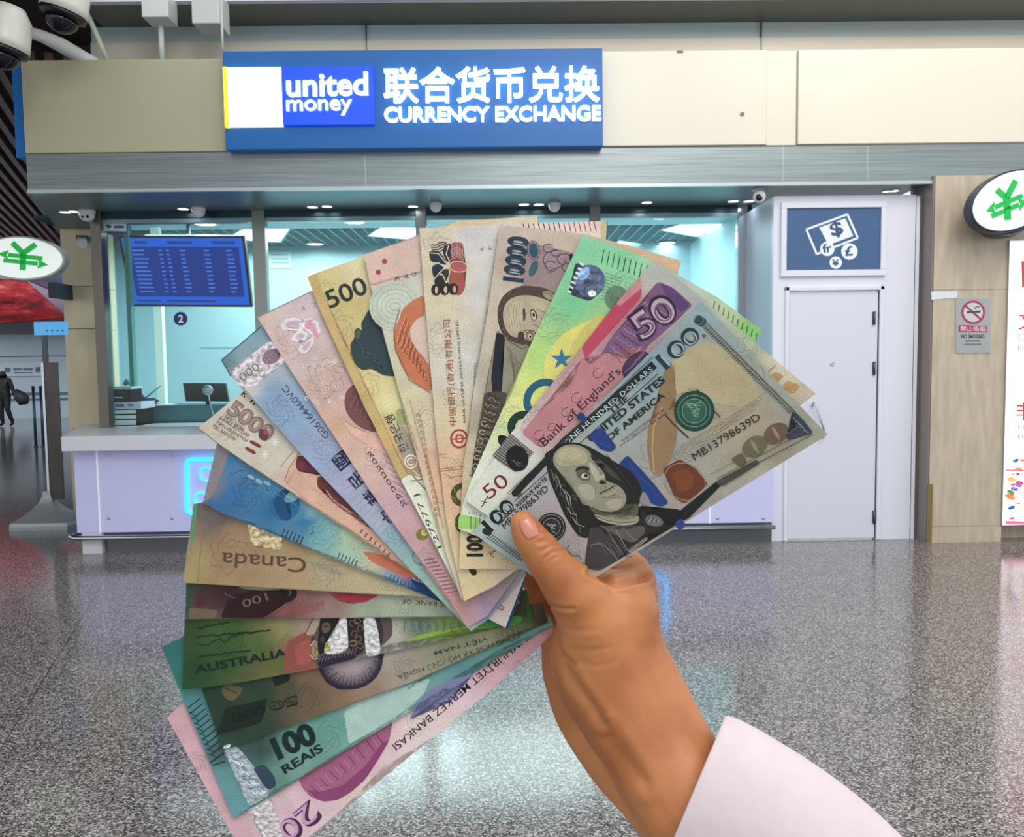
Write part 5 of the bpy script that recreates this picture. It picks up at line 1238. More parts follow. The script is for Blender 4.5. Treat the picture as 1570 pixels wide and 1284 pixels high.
# 8 -- blue Taiwanese note
n = new(8, 'light blue note with a silver foil stripe and large navy characters', '339,552 399,502 560,430 806,879 747,951 722,968 672,916 630,875 560,799 463,698 402,628 379,600 352,575',
 '345,555,5f7f8c 395,515,7f9fae 420,560,a9b6c4 375,590,cfc6c0 420,610,7fa0c0 450,640,86a5c5 490,700,94a6c8 540,740,a6a9c6 500,680,9aa4c4 590,790,a9aec4 600,830,8fb2bd 640,870,93b8ae 680,910,9fbfa8 715,960,b4bfae 740,940,9c9cc4 370,540,82a0ac')
n.ln('339,553 399,502', 1.6, '#2f4650'); n.ln('340,553 354,577', 1.6, '#3a4a50')
n.pl('410.5,525 423,521 431,535 440,553 416,570 392,592 375,594 364,590 355,569 380,548', '#cfc4c8', 1)
n.ell(416, 547, 15, 11, '#8f707f', -30)
for k in range(10): n.scr(404+k*2.4, 548-k, 410+k*2.4, 556-k*2, 1.5, 4, .8, '#6a4a60' if k % 2 else '#b89aa8', k)
n.tx('000', (372, 586), (400, 566), 13, '#7a6a74', .01)
n.tx('G06164460VC', (506, 668), (439, 590), 10, '#3a4566')
for ch, x, y, a, w in (('國', 524, 706, -129, 25), ('民', 548, 735, -129, 24), ('華', 571, 761, -129, 24), ('中', 596, 791, -129, 23)): n.tc(ch, x, y, a, w, w, '#22294c', .02)
n.ell(644, 853, 11, 9, '#1f2a4a', 55); n.ell(641, 856, 11, 9, '#8fb8b4', 55); n.ring(643, 855, 12, 10, 1, '#2a3a5a', 55)
for k in range(22): n.ln([(455+k*6, 655+k*8), (475+k*6, 648+k*7.2)], .7, '#b5bdd4')

# 9 -- Russian note
n = new(9, 'cream note reading 5000 with red bars, the leftmost pointed corner of the fan', '303,657 379,595 480,520 660,700 806,881 775,963 720,935 647,889 560,827 453,759 334,681',
 '315,655,c9c0a8 370,610,cfc6b2 380,680,cdc6b4 420,710,cfc4b2 445,740,d8b8a4 480,740,d8a48e 520,780,dbab8a 560,810,e2b98a 600,850,e0bc8c 640,880,dcae80 700,930,d8b890 755,945,e6d6cc 800,890,e4d8cc 780,940,e8dad0 430,680,cbc2ae 410,640,c9c0b0 500,770,dca890 530,760,d8a88c')
n.ln('304,657 336,682 400,726 453,759', 1.2, '#6f6456')
n.tx('5000', (345, 633), (409, 680), 27, '#8d6e6c', .05); n.tx('5000', (348, 632), (407, 676), 21, '#a58c86', 0); n.pl('398,656 414,664 408,678 396,672', '#6a3a44'); n.ell(408, 663, 4, 4, '#a04a5c')
for st, A, B in (('БИЛЕТ БАНКА', (344, 640), (372, 661)), ('БАНКА РОССИИ', (336, 643), (380, 671)), ('ПРЕСЛЕДУЕТСЯ', (331, 650), (377, 679)), ('ПО ЗАКОНУ', (326, 656), (360, 677))): n.tx(st, A, B, 5.5, '#54343a', .01)
n.pl('384,674 401,683 399,688 382,679', '#8a3038'); n.pl('377,684 393,693 391,698 375,689', '#8a3038')
for cx, cy in ((422, 678), (407, 697)):
    for k in range(4): a = k*math.pi/4; n.ln([(cx-7*math.cos(a), cy-7*math.sin(a)), (cx+7*math.cos(a), cy+7*math.sin(a))], 1.6, '#ece6da')
n.ln('430,716 451,690', 1, '#8a8478'); n.tc('К', 375, 605, 40, 8, 9, '#1c1c1c', .03); n.tc('п', 388, 617, 40, 8, 6, '#1c1c1c', .03)
n.pl('436,738 455,700 475,690 520,720 560,770 600,812 640,850 655,893 560,827 480,775', '#dcac92')
n.ln('436,738 444,716 452,705 457,696 468,692 476,700', 1, '#a8645c'); n.ln('440,742 452,722 460,728', 1, '#b0706a')
n.pl('456,698 470,700.5 474.6,712 491,724 495.6,731 480,724 472,722 467,720 460,725 454,719 453.6,709', '#6b2c34')
n.pl('486,733 492,730 498,733 512,745 535,766 558.7,787 592,826 575,816 558,804 535,789 507,768 498,750 490,751 486,745', '#6e3034'); n.ln('500,752 512,768 540,788', 1.2, '#e0b09a'); n.ell(463, 713, 6, 7, '#733038')
for k in range(18): n.scr(470+k*9, 745+k*6.2, 500+k*9, 758+k*6, 1.5, 9, .7, '#cf9078', k)
for k in range(7): n.ln([(556+k*7, 812+k*6), (552+k*7, 818+k*6)], 2, '#8a4034')
n.tc('1', 765, 930, -55, 7, 17, '#a04a3a', .06); n.tc('1', 765, 930, -55, 4, 14, '#e6d0c4', 0)

# 10 -- Swiss style blue note
n = new(10, 'deep blue note with a globe motif and short black ticks', '333,679 420,600 700,760 805,893 779,965 672,916 560,872 479,841 388,802 344,789 311,771',
 '335,690,8f8a90 320,750,8a8088 352,705,2c7fb0 360,760,1c6fa8 420,780,1f6a9c 430,730,3a94bc 470,800,1c74a4 460,750,5aa0b4 500,820,6fb0b4 540,860,9cc4b0 575,862,c3bf94 600,858,c9a080 620,870,cf6a4c 600,890,4a9cc0 640,897,1f5a9a 680,925,163f80 780,950,1a5a9c 530,820,b0c8a0 330,775,2a6a98 490,780,88c0b8')
n.pl('333,679 352,690 340,728 322,765 311,771', '#8b8388')
n.ell(437, 776, 24, 22, '#1c689c', -30); n.pl('425,790 418,770 430,752 445,748 436,764 440,782 448,796 436,800', '#124f7e'); n.ell(450, 760, 16, 8, '#7ab8c0', -35)
for k in range(10): n.scr(352+k*9, 728+k*3, 372+k*10, 722+k*7, 3, 8, .9, '#4aa0cc' if k % 2 else '#155a8c', k)
for cx, cy in ((385, 732), (410, 741), (397, 738)): n.ell(cx, cy, 6, 3, '#86c0d4', 30)
n.pl('555,845 582,850 607,862 635,876 644,889 622,885 600,875 570,862', '#cf6a48'); n.pl('628.5,889 647,888 672,914 678,918 661,914 640,903', '#17407c')
n.tick(437, 811, 5.6, 2.4, -5, 12, 6, 1.6, '#1c2c30'); n.tick(521, 848, 5.4, 2.2, -3.4, 9, 6, 1.4, '#1c2c30'); n.tick(600, 881, 5.6, 2.2, -3, 8, 7, 1.4, '#155078')
n.scr(632, 886, 648, 894, 3, 7, 1.2, '#dfe6ee', 3); n.tc('8', 478, 818, 60, 3, 6, '#24404c')

# 11 -- Canadian note
n = new(11, 'brown polymer note reading Canada with a gold foil leaf', '297,773 500,740 790,850 796,926 700,918 621,913 560,909.5 480,905 357,898 281,894 286,850',
 '315,860,a38c5c 330,800,6a5f5c 350,830,a07e5c 400,830,a3835c 340,870,a5835a 450,870,b09468 520,890,b5a47a 560,895,bdae86 620,905,c1b890 500,860,b5a680 300,885,a5905c 370,850,a58460 425,800,9a8468 460,850,a88c64')
n.pl('297,773 312,773 350,790 345,806 318,803 303,800', '#6c625c'); n.ln('313,800 307,850 303,893', 1, '#8a6a48')
n.pl('296,774 303,774 300,800 296,830 290,850', '#5c8f68')
n.pl('394,806 412,812 433,818 428,826 415,826 409,822 400,830', '#a0957a')
n.poly(O('379,806 384,803 388,806 396,806 394,812 398,818 394,824 402,826 409,820 413,826 420,824 426,826 433,820 430,830 433,836 429,844 420,840 409,838 404,832 398,832 393,839 388,834 384,830 386,822 382,818 385,812'), '#ead39c', 1)
n.tx('Canada', (470, 856), (340, 847), 23, '#5d4430', .005)
for k in range(6): n.ln([(470+k*6, 862+k*3), (500+k*6, 866+k*3)], .8, '#8f9a78')
for k in range(22): n.ln([(500+k*6, 878+k*1.4), (503+k*6, 906)], .6, '#a89a74')

# 12 -- New Zealand note
n = new(12, 'dark crimson note reading RESERVE BANK OF, below the Canadian note', '286,870 600,850 800,890 806,945 669,945 560,946.5 438,949 284,950',
 '288,900,2f4a38 305,920,4a1c2c 350,920,3a161e 400,920,42202a 440,930,7a4a4a 470,910,8c5a5a 500,935,9a7a72 560,935,9aa48c 600,930,9fae94 660,930,a2b39a 740,930,6f7a5c 800,930,3f3a28 830,930,2a2018 288,945,6a5a44 340,945,5a4440 520,910,97705f')  # right-end controls darkened: shade near the thumb put into the colour
n.pl('287,896 294,896 292,949 285,949', '#2c4a38'); n.pl('290,932 335,936 330,949 288,949', '#6c5a48'); n.pl('338,948 352,915 390,905 430,902 450,918 425,930 405,948', '#2c1418')
n.ell(440, 912, 16, 12, '#26161a', -20); n.pl('363,898 425,900 430,905 400,906 370,903', '#8c8a5e')
n.tx('100', (408, 909), (370, 921), 12, '#6f5f5c', .01); n.ell(441, 909, 6, 5, '#6a5a58'); n.ell(438, 909, 6, 5, '#26161a'); n.scr(345, 912, 362, 920, 3, 6, 1.4, '#5c5a78', 2)
for k in range(12): n.ln([(425+k*5, 945-k*.6), (445+k*5, 928-k*.6)], .9, '#a8504c')
n.pl('502,904 517,918 535,926 560,924 583,912 590,905', '#a82c3c'); n.ln('506,911 520,921 545,926', 1.4, '#7c1c2a'); n.tx('RESERVE BANK OF', (722, 927), (617, 918), 8, '#6e2c30', .01); n.ln('800,927 812,927', 1.6, '#8a2a2a')
for k in range(14): n.ln([(590+k*7, 928), (586+k*7, 945)], .6, '#b8c4ae')

# 13 -- Australian note
n = new(13, 'dark green polymer note reading AUSTRALIA with a foil window', '284,930 600,905 808,905 818,951 793,957 700,965 590,990 540,1008 476,1027 380,1045 307,1056 279,1058',
 '288,970,2c4a22 350,960,355c22 300,1030,1f4420 350,1010,2a5224 400,990,44602a 435,965,8a8a50 430,1015,5a6428 455,1000,a06040 470,1015,a04a44 470,960,a8887c 520,970,a89a90 600,975,b5b0a0 640,955,5f7a64 690,960,7f9a44 740,955,3f9a34 800,950,2f6a2c 840,940,1f2418 288,1050,1f4a28 575,990,a09a8c')  # dark control at the right end holds the hand's shade
n.pl('618,985 640,975 680,966 709,962 744,950 793,955 790,958 745,962 700,966 640,982', '#8fb02e'); n.pl('700,958 725,950 760,945 800,945 800,955 760,961 720,963', '#38a034')
for k in range(24): n.scr(590+k*6, 950+rnd.uniform(0, 6), 592+k*6, 962+rnd.uniform(0, 8), 2, 4, 1, '#4a6456' if k % 2 else '#8aa090', k)
n.tx('AUSTRALIA', (299, 1034), (441, 1007), 13, '#14241c', .03)
for y, x1_ in ((962, 352), (975, 415), (1006, 384)): n.scr(302, y+2, x1_, y-8, 1.2, 26, 2.2, '#16281a', y)
n.scr(305, 990, 390, 972, 5, 18, 1.8, '#14241a', 9)
n.pl('440,985 462,972 480,968 482,1000 478,1024 452,1028 436,1031 436,1000', '#8f4a40'); n.pl('452,990 476,978 480,1000 476,1018 455,1020', '#a85048')
oA = (240, 940); sA = 3.73
def q(st, col, w=0, foil=0): n.cp(oA, sA, st, col, w, foil)
q('905,25 1345,22 1350,130 1290,190 1120,260 930,320 905,290 880,240 878,190 905,160 890,100', '#5f4f50')
q('850,120 880,60 905,28 940,28 925,80 905,130 870,135', '#b39c86'); q('850,125 882,60 900,28', '#3a2c30', 1.2); q('862,132 905,125 925,80', '#4a383a', 1)
q('885,185 905,165 925,185 928,240 905,262 885,235', '#a08460'); q('880,190 900,162 925,172', '#e0cdb4', 1.2); q('878,240 900,265 925,262', '#e0cdb4', 1.2); q('895,190 912,200 905,235', '#3c2c28', 1.2)
q('935,28 1050,26 1020,110 965,180 955,235 925,240 920,180 930,110', '#241c28'); q('945,60 985,50 1000,90 970,120 945,110', '#6a5644'); q('955,80 985,75', '#0f0c12', 1.6); q('935,140 960,130 965,165 940,180', '#4a3a38')
q('1085,26 1185,24 1195,200 1150,250 1105,225 1095,120', '#2a2028')
for cx, cy in ((1120, 60), (1150, 45), (1165, 90), (1130, 120), (1155, 150), (1125, 175), (1165, 190)): n.ring(240+cx/3.73, 940+cy/3.73, 6, 5, 2, '#8c7458' if cy % 2 else '#6a5444', cy, 20, 330)
q('1200,24 1280,24 1300,120 1290,190 1220,215', '#3a3036'); q('1225,60 1260,70 1262,150 1235,180', '#8a8288')
q('1048,26 1088,26 1098,205 1040,238 958,236 962,185 1018,112 1042,80', '#f6f6f2', 0, 1); q('962,170 990,165 1000,195 985,225 962,222', '#bfc268', 0, 1); q('1030,120 1060,110 1066,190 1035,200', '#ffffff', 0, 1)
q('1182,26 1250,26 1275,150 1282,238 1200,255 1190,150', '#e9ece9', 0, 1)
q('915,262 960,240 1045,242 1110,225 1150,255 1120,268 1000,295 930,318', '#2b2636')
for k in range(12): n.ln([(488+k*5, 1016-k*1.2), (492+k*5, 1008-k*1.4)], .8, '#8a7c86')

# 14 -- Vietnamese note
n = new(14, 'brown and green polymer note with an upside-down portrait and Vietnamese lettering', '290,1000 480,950 832,925 840,955 793,969 699,1015 632,1046 560,1071 481,1101 411,1126 342,1151 328,1110',
 '320,1070,1f3a2a 350,1110,1c3226 400,1060,24402a 400,1115,2a4030 450,1055,4a4a34 480,1085,6f5a40 530,1080,8a6a50 470,1040,7f6048 560,1062,9a7f6c 620,1030,a39684 680,1005,8f9470 740,985,a3a27c 790,965,6f7a4c 840,950,3a3424 600,1000,a8a294 345,1140,24443a')  # right end tinted dark with the hand's shade
n.pl('484,1007 489,1028.5 500,1047 519,1058 540,1058 560,1049 578,1033 588,1008 592,990 500,985', '#2b2636')
for r_, c_ in ((1, '#2b2636'), (.94, '#3d3645'), (.88, '#564c58'), (.82, '#6f636c'), (.75, '#85777e'), (.66, '#978890'), (.55, '#a5959a')): n.ell(537, 1012-(1-r_)*14, 50*r_, 46*r_, c_, -8)
for k in range(40):
    a = math.radians(5+k*4.4); x = 538+44*math.cos(a); y = 1012+42*math.sin(a); n.ln([(x-2, y-3), (538+(38-3*(k % 3))*math.cos(a), 1010+(33-3*(k % 4))*math.sin(a))], .7, '#231e2e' if k % 2 else '#8a7c86')
n.tx('CỘNG HÒA XÃ HỘI CHỦ NGHĨA', (795, 970), (608, 1034), 12, '#3a4450'); n.tx('VIỆT NAM', (748, 975), (664, 998), 10, '#44524a', .02)
for k in range(20): n.ln([(640+k*8, 1042-k*3.6), (636+k*8, 1026-k*3.6)], .6, '#b8ac94')
n.pl('344.5,1087 411,1071 401,1109 332,1128', '#15241c'); n.tx('50', (455, 1066), (411, 1078), 15, '#111a12', .04); n.tx('50', (454, 1068), (413, 1079), 11, '#3a4a34', 0); n.tx('000', (405, 1080), (352, 1096), 15, '#0f1a14', .04)
n.pl('417,1036 444,1031 445,1044.6 420,1054', '#15281f'); n.pl('338,1058 348,1048 362,1052 374,1056 366,1068 356,1076 346,1072', '#5f5434'); n.scr(346, 1056, 364, 1064, 3, 6, 2, '#2a3a24', 1)
n.ell(348, 1145, 6, 3, '#d9e6e6', -25, 1)

# 15 -- Brazilian note
n = new(15, 'teal note reading 100 REAIS with a crumpled silver foil strip', '248,993 284,975 560,930 800,925 842,945 848,958 764,997 691,1042 611,1097 540,1140 460,1192 422,1211 382,1239 358,1256 300,1120',
 '255,1000,1f6a64 275,1040,1f6f66 290,1068,4a8a90 310,1120,4a8488 340,1200,5a9498 365,1245,58969a 400,1150,2f4a44 420,1190,5a8a7c 460,1170,6f9c8c 480,1130,5a9a8c 520,1110,5f9f92 560,1095,a9cabc 600,1080,a5c8bc 640,1050,6aa49c 700,1025,5f9f9c 760,990,6aa89c 345,1150,3a5a54')
n.pl('527,1092 540,1086 640,1046 660,1040 650,1065 611,1097 560,1128 535,1142', '#a8ccc0')
n.tx('100', (427, 1167), (489, 1139), 36, '#12282e', .05); n.tx('REAIS', (437, 1188), (497, 1152), 14, '#14262c', .03)
n.ln('394,1132 402,1158', 1.2, '#24443e')
n.tick(287, 1087, 3.9, 8.0, 20, -16, 10, 1.5, '#10262c'); n.tick(289, 1092, 3.9, 8.0, 12, 6, 9, 1, '#16323a'); n.ln('322,1170 358,1145', 1.8, '#10262c'); n.ln('326,1174 345,1168', 1.5, '#10262c')
n.pl('342,1152 358,1142 370,1152 384,1170 400,1188 411,1208 413,1220 400,1228 382,1238 371,1213 362,1192 354,1172', '#b5c4cc', 1)
n.pl('388,1178 405,1172 420,1190 424,1206 410,1212 398,1196', '#2c4456')
for k in range(8): n.scr(352+k*5, 1160+k*8, 366+k*6, 1166+k*7, 4, 7, 1.4, '#f4fafc' if k % 2 else '#5f7684', k)
n.pl('628,1105 636,1085 648,1066 670,1052 691,1042 727,1034 711,1045 695,1056 680,1056 640,1080', '#7f86b0')
n.tx('REPUBLICA', (627, 1058), (663, 1035), 4, '#2c4a4c', .01)

# 16 -- Turkish note, rearmost
n = new(16, 'rearmost pink note reading CUMHURİYET MERKEZ BANKASI at the bottom of the fan', '256,1101 300,1060 560,975 810,935 846,952 850,970 836,980 821,995 801,1015 744,1066 666,1130 587,1177 521,1245 465,1290 400,1345 358,1284',
 '262,1105,c99aa4 300,1180,cfa3ab 350,1270,cc9fa9 420,1240,cdb0b6 460,1220,d6b4be 480,1200,d0a8b2 560,1170,e0bcc4 600,1130,e6c6c4 650,1100,ecd6cc 700,1060,e8c9d0 760,1010,e9b4bf 820,980,e3a6b0 846,965,c9828c 500,1260,d8bcc0 560,1205,d9c6bd 640,1140,e6d0d0')
n.pl('628,1105 648,1070 691,1042 727,1034 706,1050 697,1060 695,1072 688,1080 675,1077 662,1080.6', '#8288b0')
n.pl('455,1190 465,1211 478.6,1224 497,1230 519,1227 540,1214 560,1196 581,1164 597,1136 602,1107 590,1112 560,1128 500,1165', '#aa5c82'); n.pl('465,1211 478.6,1224 497,1230 519,1227 540,1214 560,1196 581,1164 597,1136 585,1140 560,1175 525,1205 490,1215', '#8f3f70')
for k in range(16): n.scr(470+k*7, 1212-k*6, 482+k*7, 1224-k*5.5, 1.5, 5, 1, '#6f2a58' if k % 2 else '#c487a4', k)
n.tx('CUMHURİYET MERKEZ BANKASI', (812, 966), (601, 1143), 15.5, '#241c3c', .002)
n.tx('200', (474, 1226), (395, 1292), 36, '#4a2450', .03); n.tx('200', (471, 1231), (397, 1290), 29, '#c793b8', .0)
n.pl('378,1240 411,1222 425,1250 436,1290 410,1300 398,1270', '#e4dcdc', 1)
for k in range(10): n.ell(770+rnd.uniform(0, 40), 1010+rnd.uniform(-20, 10), 2, 2, '#c9a0b0')

# ---- fine engraving shared by all notes: faint guilloche rosettes and line work inside each outline
def inside(p, poly):
    r = False; j = len(poly)-1
    for i in range(len(poly)):
        a, b_ = poly[i], poly[j]
        if (a[1] > p[1]) != (b_[1] > p[1]) and p[0] < (b_[0]-a[0])*(p[1]-a[1])/(b_[1]-a[1])+a[0]: r = not r
        j = i
    return r
ROS = {0: [(1010, 700, 34), (880, 840, 20), (1140, 560, 40)], 1: [(880, 590, 34), (820, 645, 24), (1150, 530, 22)], 2: [(850, 500, 30), (780, 640, 26), (950, 440, 26)],
 3: [(845, 405, 30), (735, 700, 14), (790, 860, 18)], 4: [(670, 380, 26), (672, 520, 26), (696, 610, 20), (700, 720, 18)], 5: [(615, 395, 22), (650, 640, 18), (606, 470, 30)],
 6: [(520, 500, 26), (560, 590, 26), (500, 445, 18), (650, 790, 20)], 7: [(450, 520, 34), (500, 580, 34), (580, 700, 26), (650, 860, 20)], 8: [(430, 630, 26), (500, 690, 24), (610, 820, 22)],
 9: [(345, 655, 22), (480, 760, 26), (540, 800, 26), (620, 850, 20)], 10: [(380, 760, 28), (500, 820, 26), (560, 850, 22)], 11: [(350, 850, 34), (500, 875, 26), (600, 895, 18)],
 12: [(480, 925, 20), (620, 930, 16)], 13: [(350, 990, 28), (440, 990, 18)], 14: [(470, 1070, 24), (620, 1025, 20), (680, 1000, 16)], 15: [(320, 1110, 22), (500, 1130, 26), (600, 1080, 20)], 16: [(400, 1240, 22), (640, 1110, 22), (740, 1030, 18), (300, 1170, 18)]}
for n in notes:
    items = []; keep = n.items; n.items = keep[:1]
    for cx, cy, R in ROS.get(n.i, []):
        c = n.base_col(cx, cy); dk = '#%02x%02x%02x' % tuple(int(255*min(1, max(0, (v**(1/2.2))*.84))) for v in c); lt = '#%02x%02x%02x' % tuple(int(255*min(1, (v**(1/2.2))*1.10)) for v in c)
        for q_ in range(7):
            pts = []
            for k in range(49):
                a = 2*math.pi*k/48; r = R*(.25+.11*q_)*(1+.16*math.sin(6*a+q_*.9)); p = (cx+r*math.cos(a), cy+r*math.sin(a))
                if inside(p, n.out): pts.append(p)
                else:
                    if len(pts) > 2: n.ln(pts, .7, dk if q_ % 2 else lt)
                    pts = []
            if len(pts) > 2: n.ln(pts, .7, dk if q_ % 2 else lt)
    n.items += keep[1:]
for n in notes: n.build()
# ---------------------------------------------------------------- the hand
skin = bpy.data.materials.new('skin'); skin.use_nodes = True; t_ = skin.node_tree; bb = t_.nodes['Principled BSDF']
tcx = t_.nodes.new('ShaderNodeTexCoord')
n1 = t_.nodes.new('ShaderNodeTexNoise'); n1.inputs['Scale'].default_value = 22; n1.inputs['Detail'].default_value = 4; t_.links.new(tcx.outputs['Object'], n1.inputs['Vector'])
cr = t_.nodes.new('ShaderNodeValToRGB'); e = cr.color_ramp.elements; e[0].position = .35; e[0].color = (*lin('#a8663a'), 1); e[1].position = .68; e[1].color = (*lin('#c98553'), 1)
t_.links.new(n1.outputs[0], cr.inputs[0]); t_.links.new(cr.outputs[0], bb.inputs['Base Color'])
n2 = t_.nodes.new('ShaderNodeTexNoise'); n2.inputs['Scale'].default_value = 900; n2.inputs['Detail'].default_value = 3; t_.links.new(tcx.outputs['Object'], n2.inputs['Vector'])
bp = t_.nodes.new('ShaderNodeBump'); bp.inputs['Strength'].default_value = .25; bp.inputs['Distance'].default_value = .0004; t_.links.new(n2.outputs[0], bp.inputs['Height']); t_.links.new(bp.outputs[0], bb.inputs['Normal'])
bb.inputs['Roughness'].default_value = .48; setin(bb, ['Subsurface Weight'], .12); bb.inputs['Subsurface Radius'].default_value = (.01, .004, .002); setin(bb, ['Subsurface Scale'], .5)
def chain(bm, st, n=20):
    """st: (px, py, z, half width in px, half depth in metres) -> a closed tapering tube"""
    C3 = [H(x, y, z) for x, y, z, r, d in st]; rings = []
    fw = ray(st[0][0], st[0][1]).normalized()
    def ring(c, t, rw, rd):
        side = t.cross(fw).normalized(); dep = fw
        return [bm.verts.new(c+side*rw*math.cos(2*math.pi*k/n)+dep*rd*math.sin(2*math.pi*k/n)) for k in range(n)]
    T = []
    for i in range(len(C3)):
        t = C3[min(i+1, len(C3)-1)]-C3[max(i-1, 0)]; t = (t-fw*t.dot(fw)).normalized(); T.append(t)
    RW = [r*z/FPX for x, y, z, r, d in st]; RD = [d for *_, d in st]
    for q in (80, 60, 40, 20):
        a = math.radians(q); rings.append(ring(C3[0]-T[0]*RW[0]*math.sin(a), T[0], RW[0]*math.cos(a), RD[0]*math.cos(a)))
    # interpolate smoothly
    N = 6
    for i in range(len(C3)-1):
        p0, p1, p2, p3 = C3[max(i-1, 0)], C3[i], C3[i+1], C3[min(i+2, len(C3)-1)]
        for k in range(N):
            u = k/N; c = .5*((2*p1)+(p2-p0)*u+(2*p0-5*p1+4*p2-p3)*u*u+(-p0+3*p1-3*p2+p3)*u**3)
            t = T[i].lerp(T[i+1], u).normalized(); s = u*u*(3-2*u)
            rings.append(ring(c, t, RW[i]*(1-s)+RW[i+1]*s, RD[i]*(1-s)+RD[i+1]*s))
    rings.append(ring(C3[-1], T[-1], RW[-1], RD[-1]))
    for q in (20, 40, 60, 80):
        a = math.radians(q); rings.append(ring(C3[-1]+T[-1]*RW[-1]*math.sin(a), T[-1], RW[-1]*math.cos(a), RD[-1]*math.cos(a)))
    for a, c in zip(rings, rings[1:]):
        for k in range(n): bm.faces.new([a[k], a[(k+1) % n], c[(k+1) % n], c[k]])
    bm.faces.new(rings[0][::-1]); bm.faces.new(rings[-1])
bm = bmesh.new()
# thumb, running into the ball of the thumb
chain(bm, [(802, 804, .3585, 22, .0068), (811, 822, .358, 27.5, .0078), (827, 843, .3575, 30.5, .0085), (844, 866, .3575, 33, .0092), (868, 895, .359, 40, .011), (893, 930, .364, 47, .015), (915, 975, .372, 60, .020), (935, 1030, .378, 74, .022)])
# metacarpal block to the wrist and forearm
chain(bm, [(940, 945, .384, 72, .024), (930, 985, .384, 86, .026), (942, 1035, .383, 92, .027), (975, 1090, .380, 88, .026), (1005, 1140, .375, 84, .026), (1035, 1195, .368, 87, .027), (1095, 1275, .358, 92, .028), (1180, 1380, .345, 96, .030), (1260, 1480, .335, 98, .031)])
# index finger: knuckle, then curling behind the notes
chain(bm, [(955, 985, .392, 64, .020), (962, 925, .394, 46, .017), (963, 888, .398, 40, .013), (940, 862, .410, 34, .010), (890, 845, .417, 28, .0085), (845, 838, .414, 25, .0075), (812, 842, .411, 22, .0068)])
# middle, ring and little finger behind the notes
chain(bm, [(925, 985, .410, 50, .017), (915, 930, .425, 34, .012), (885, 892, .430, 28, .0095), (845, 880, .424, 25, .008), (812, 882, .418, 22, .007)])
chain(bm, [(895, 1010, .418, 46, .015), (880, 960, .432, 32, .011), (858, 925, .432, 27, .009), (838, 915, .424, 24, .0075), (822, 918, .419, 21, .0065)])
chain(bm, [(872, 1030, .424, 38, .013), (855, 985, .430, 28, .010), (848, 955, .430, 23, .008), (840, 945, .425, 20, .0065)])
# heel of the hand on the little finger side
chain(bm, [(868, 985, .420, 40, .013), (878, 1035, .418, 46, .016), (902, 1095, .412, 50, .018), (950, 1165, .400, 52, .019), (1000, 1225, .385, 50, .02), (1045, 1290, .372, 50, .02)])
# skin web between thumb and index
chain(bm, [(880, 905, .372, 34, .008), (915, 905, .380, 28, .010), (955, 905, .388, 24, .011)])
me = bpy.data.meshes.new('h0'); bm.to_mesh(me); bm.free()
ho = bpy.data.objects.new('h0', me); COL.objects.link(ho)
md = ho.modifiers.new('r', 'REMESH'); md.mode = 'VOXEL'; md.voxel_size = .0011; md.use_smooth_shade = True
md = ho.modifiers.new('s', 'SMOOTH'); md.factor = .6; md.iterations = 22
dg = bpy.context.evaluated_depsgraph_get(); hm = bpy.data.meshes.new_from_object(ho.evaluated_get(dg)); bpy.data.objects.remove(ho)
hm.name = 'person'
# creases: pressed-in folds along lines on the near side
def topx(p):
    v = p-EYE; z = v.dot(_F); return 785+v.dot(RX)/z*FPX, 642-v.dot(UX)/z*FPX
creases = [([(826, 832), (840, 828), (853, 833)], 3.2, .0007), ([(829, 846), (845, 836), (862, 834)], 2.4, .0006), ([(834, 856), (850, 846), (869, 841)], 2.2, .0007), ([(838, 862), (856, 852)], 2, .0005),
    ([(845, 929), (862, 934), (880, 934)], 2.6, .0008), ([(905, 878), (925, 888), (942, 896), (965, 893), (992, 886)], 4.5, .0022), ([(925, 880), (960, 872), (985, 862)], 2.6, .0008),
    ([(862, 1010), (880, 1045), (905, 1080), (925, 1110)], 7, .0016), ([(855, 985), (866, 1008), (880, 1020)], 4, .0009), ([(870, 995), (905, 998), (935, 993)], 3.5, .00022), ([(885, 1015), (915, 1022), (945, 1015)], 3.5, .0002), ([(870, 962), (890, 968), (915, 966)], 3.5, .0002),
    ([(860, 945), (880, 957)], 3, .0002), ([(930, 1130), (955, 1165), (985, 1200)], 12, .0012)]
def dseg(x, y, a, b_):
    vx, vy = b_[0]-a[0], b_[1]-a[1]; L = vx*vx+vy*vy; u = max(0, min(1, ((x-a[0])*vx+(y-a[1])*vy)/L)); return math.hypot(x-a[0]-u*vx, y-a[1]-u*vy)
nv = len(hm.vertices); co = [v.co.copy() for v in hm.vertices]; nr = [v.normal.copy() for v in hm.vertices]
for i in range(nv):
    if nr[i].dot(_F) > .1: continue
    x, y = topx(co[i]); d = 0
    for pts, w, dep in creases:
        if not (min(p[0] for p in pts)-3*w < x < max(p[0] for p in pts)+3*w and min(p[1] for p in pts)-3*w < y < max(p[1] for p in pts)+3*w): continue
        dd = min(dseg(x, y, a, b_) for a, b_ in zip(pts, pts[1:])); d += dep*math.exp(-(dd/w)**2)
        d -= dep*.35*math.exp(-((dd-2.2*w)/w)**2)
    co[i] -= nr[i]*d
for i in range(nv): hm.vertices[i].co = co[i]
c0 = H(1035, 1195, .37)
hm.transform(Matrix.Translation(-c0)); hm.materials.clear(); hm.materials.append(skin)
for p in hm.polygons: p.use_smooth = True
hand = bpy.data.objects.new('person', hm); COL.objects.link(hand); hand.location = c0
tag(hand, 'person with only a hand and forearm showing, holding a fan of banknotes', 'person')
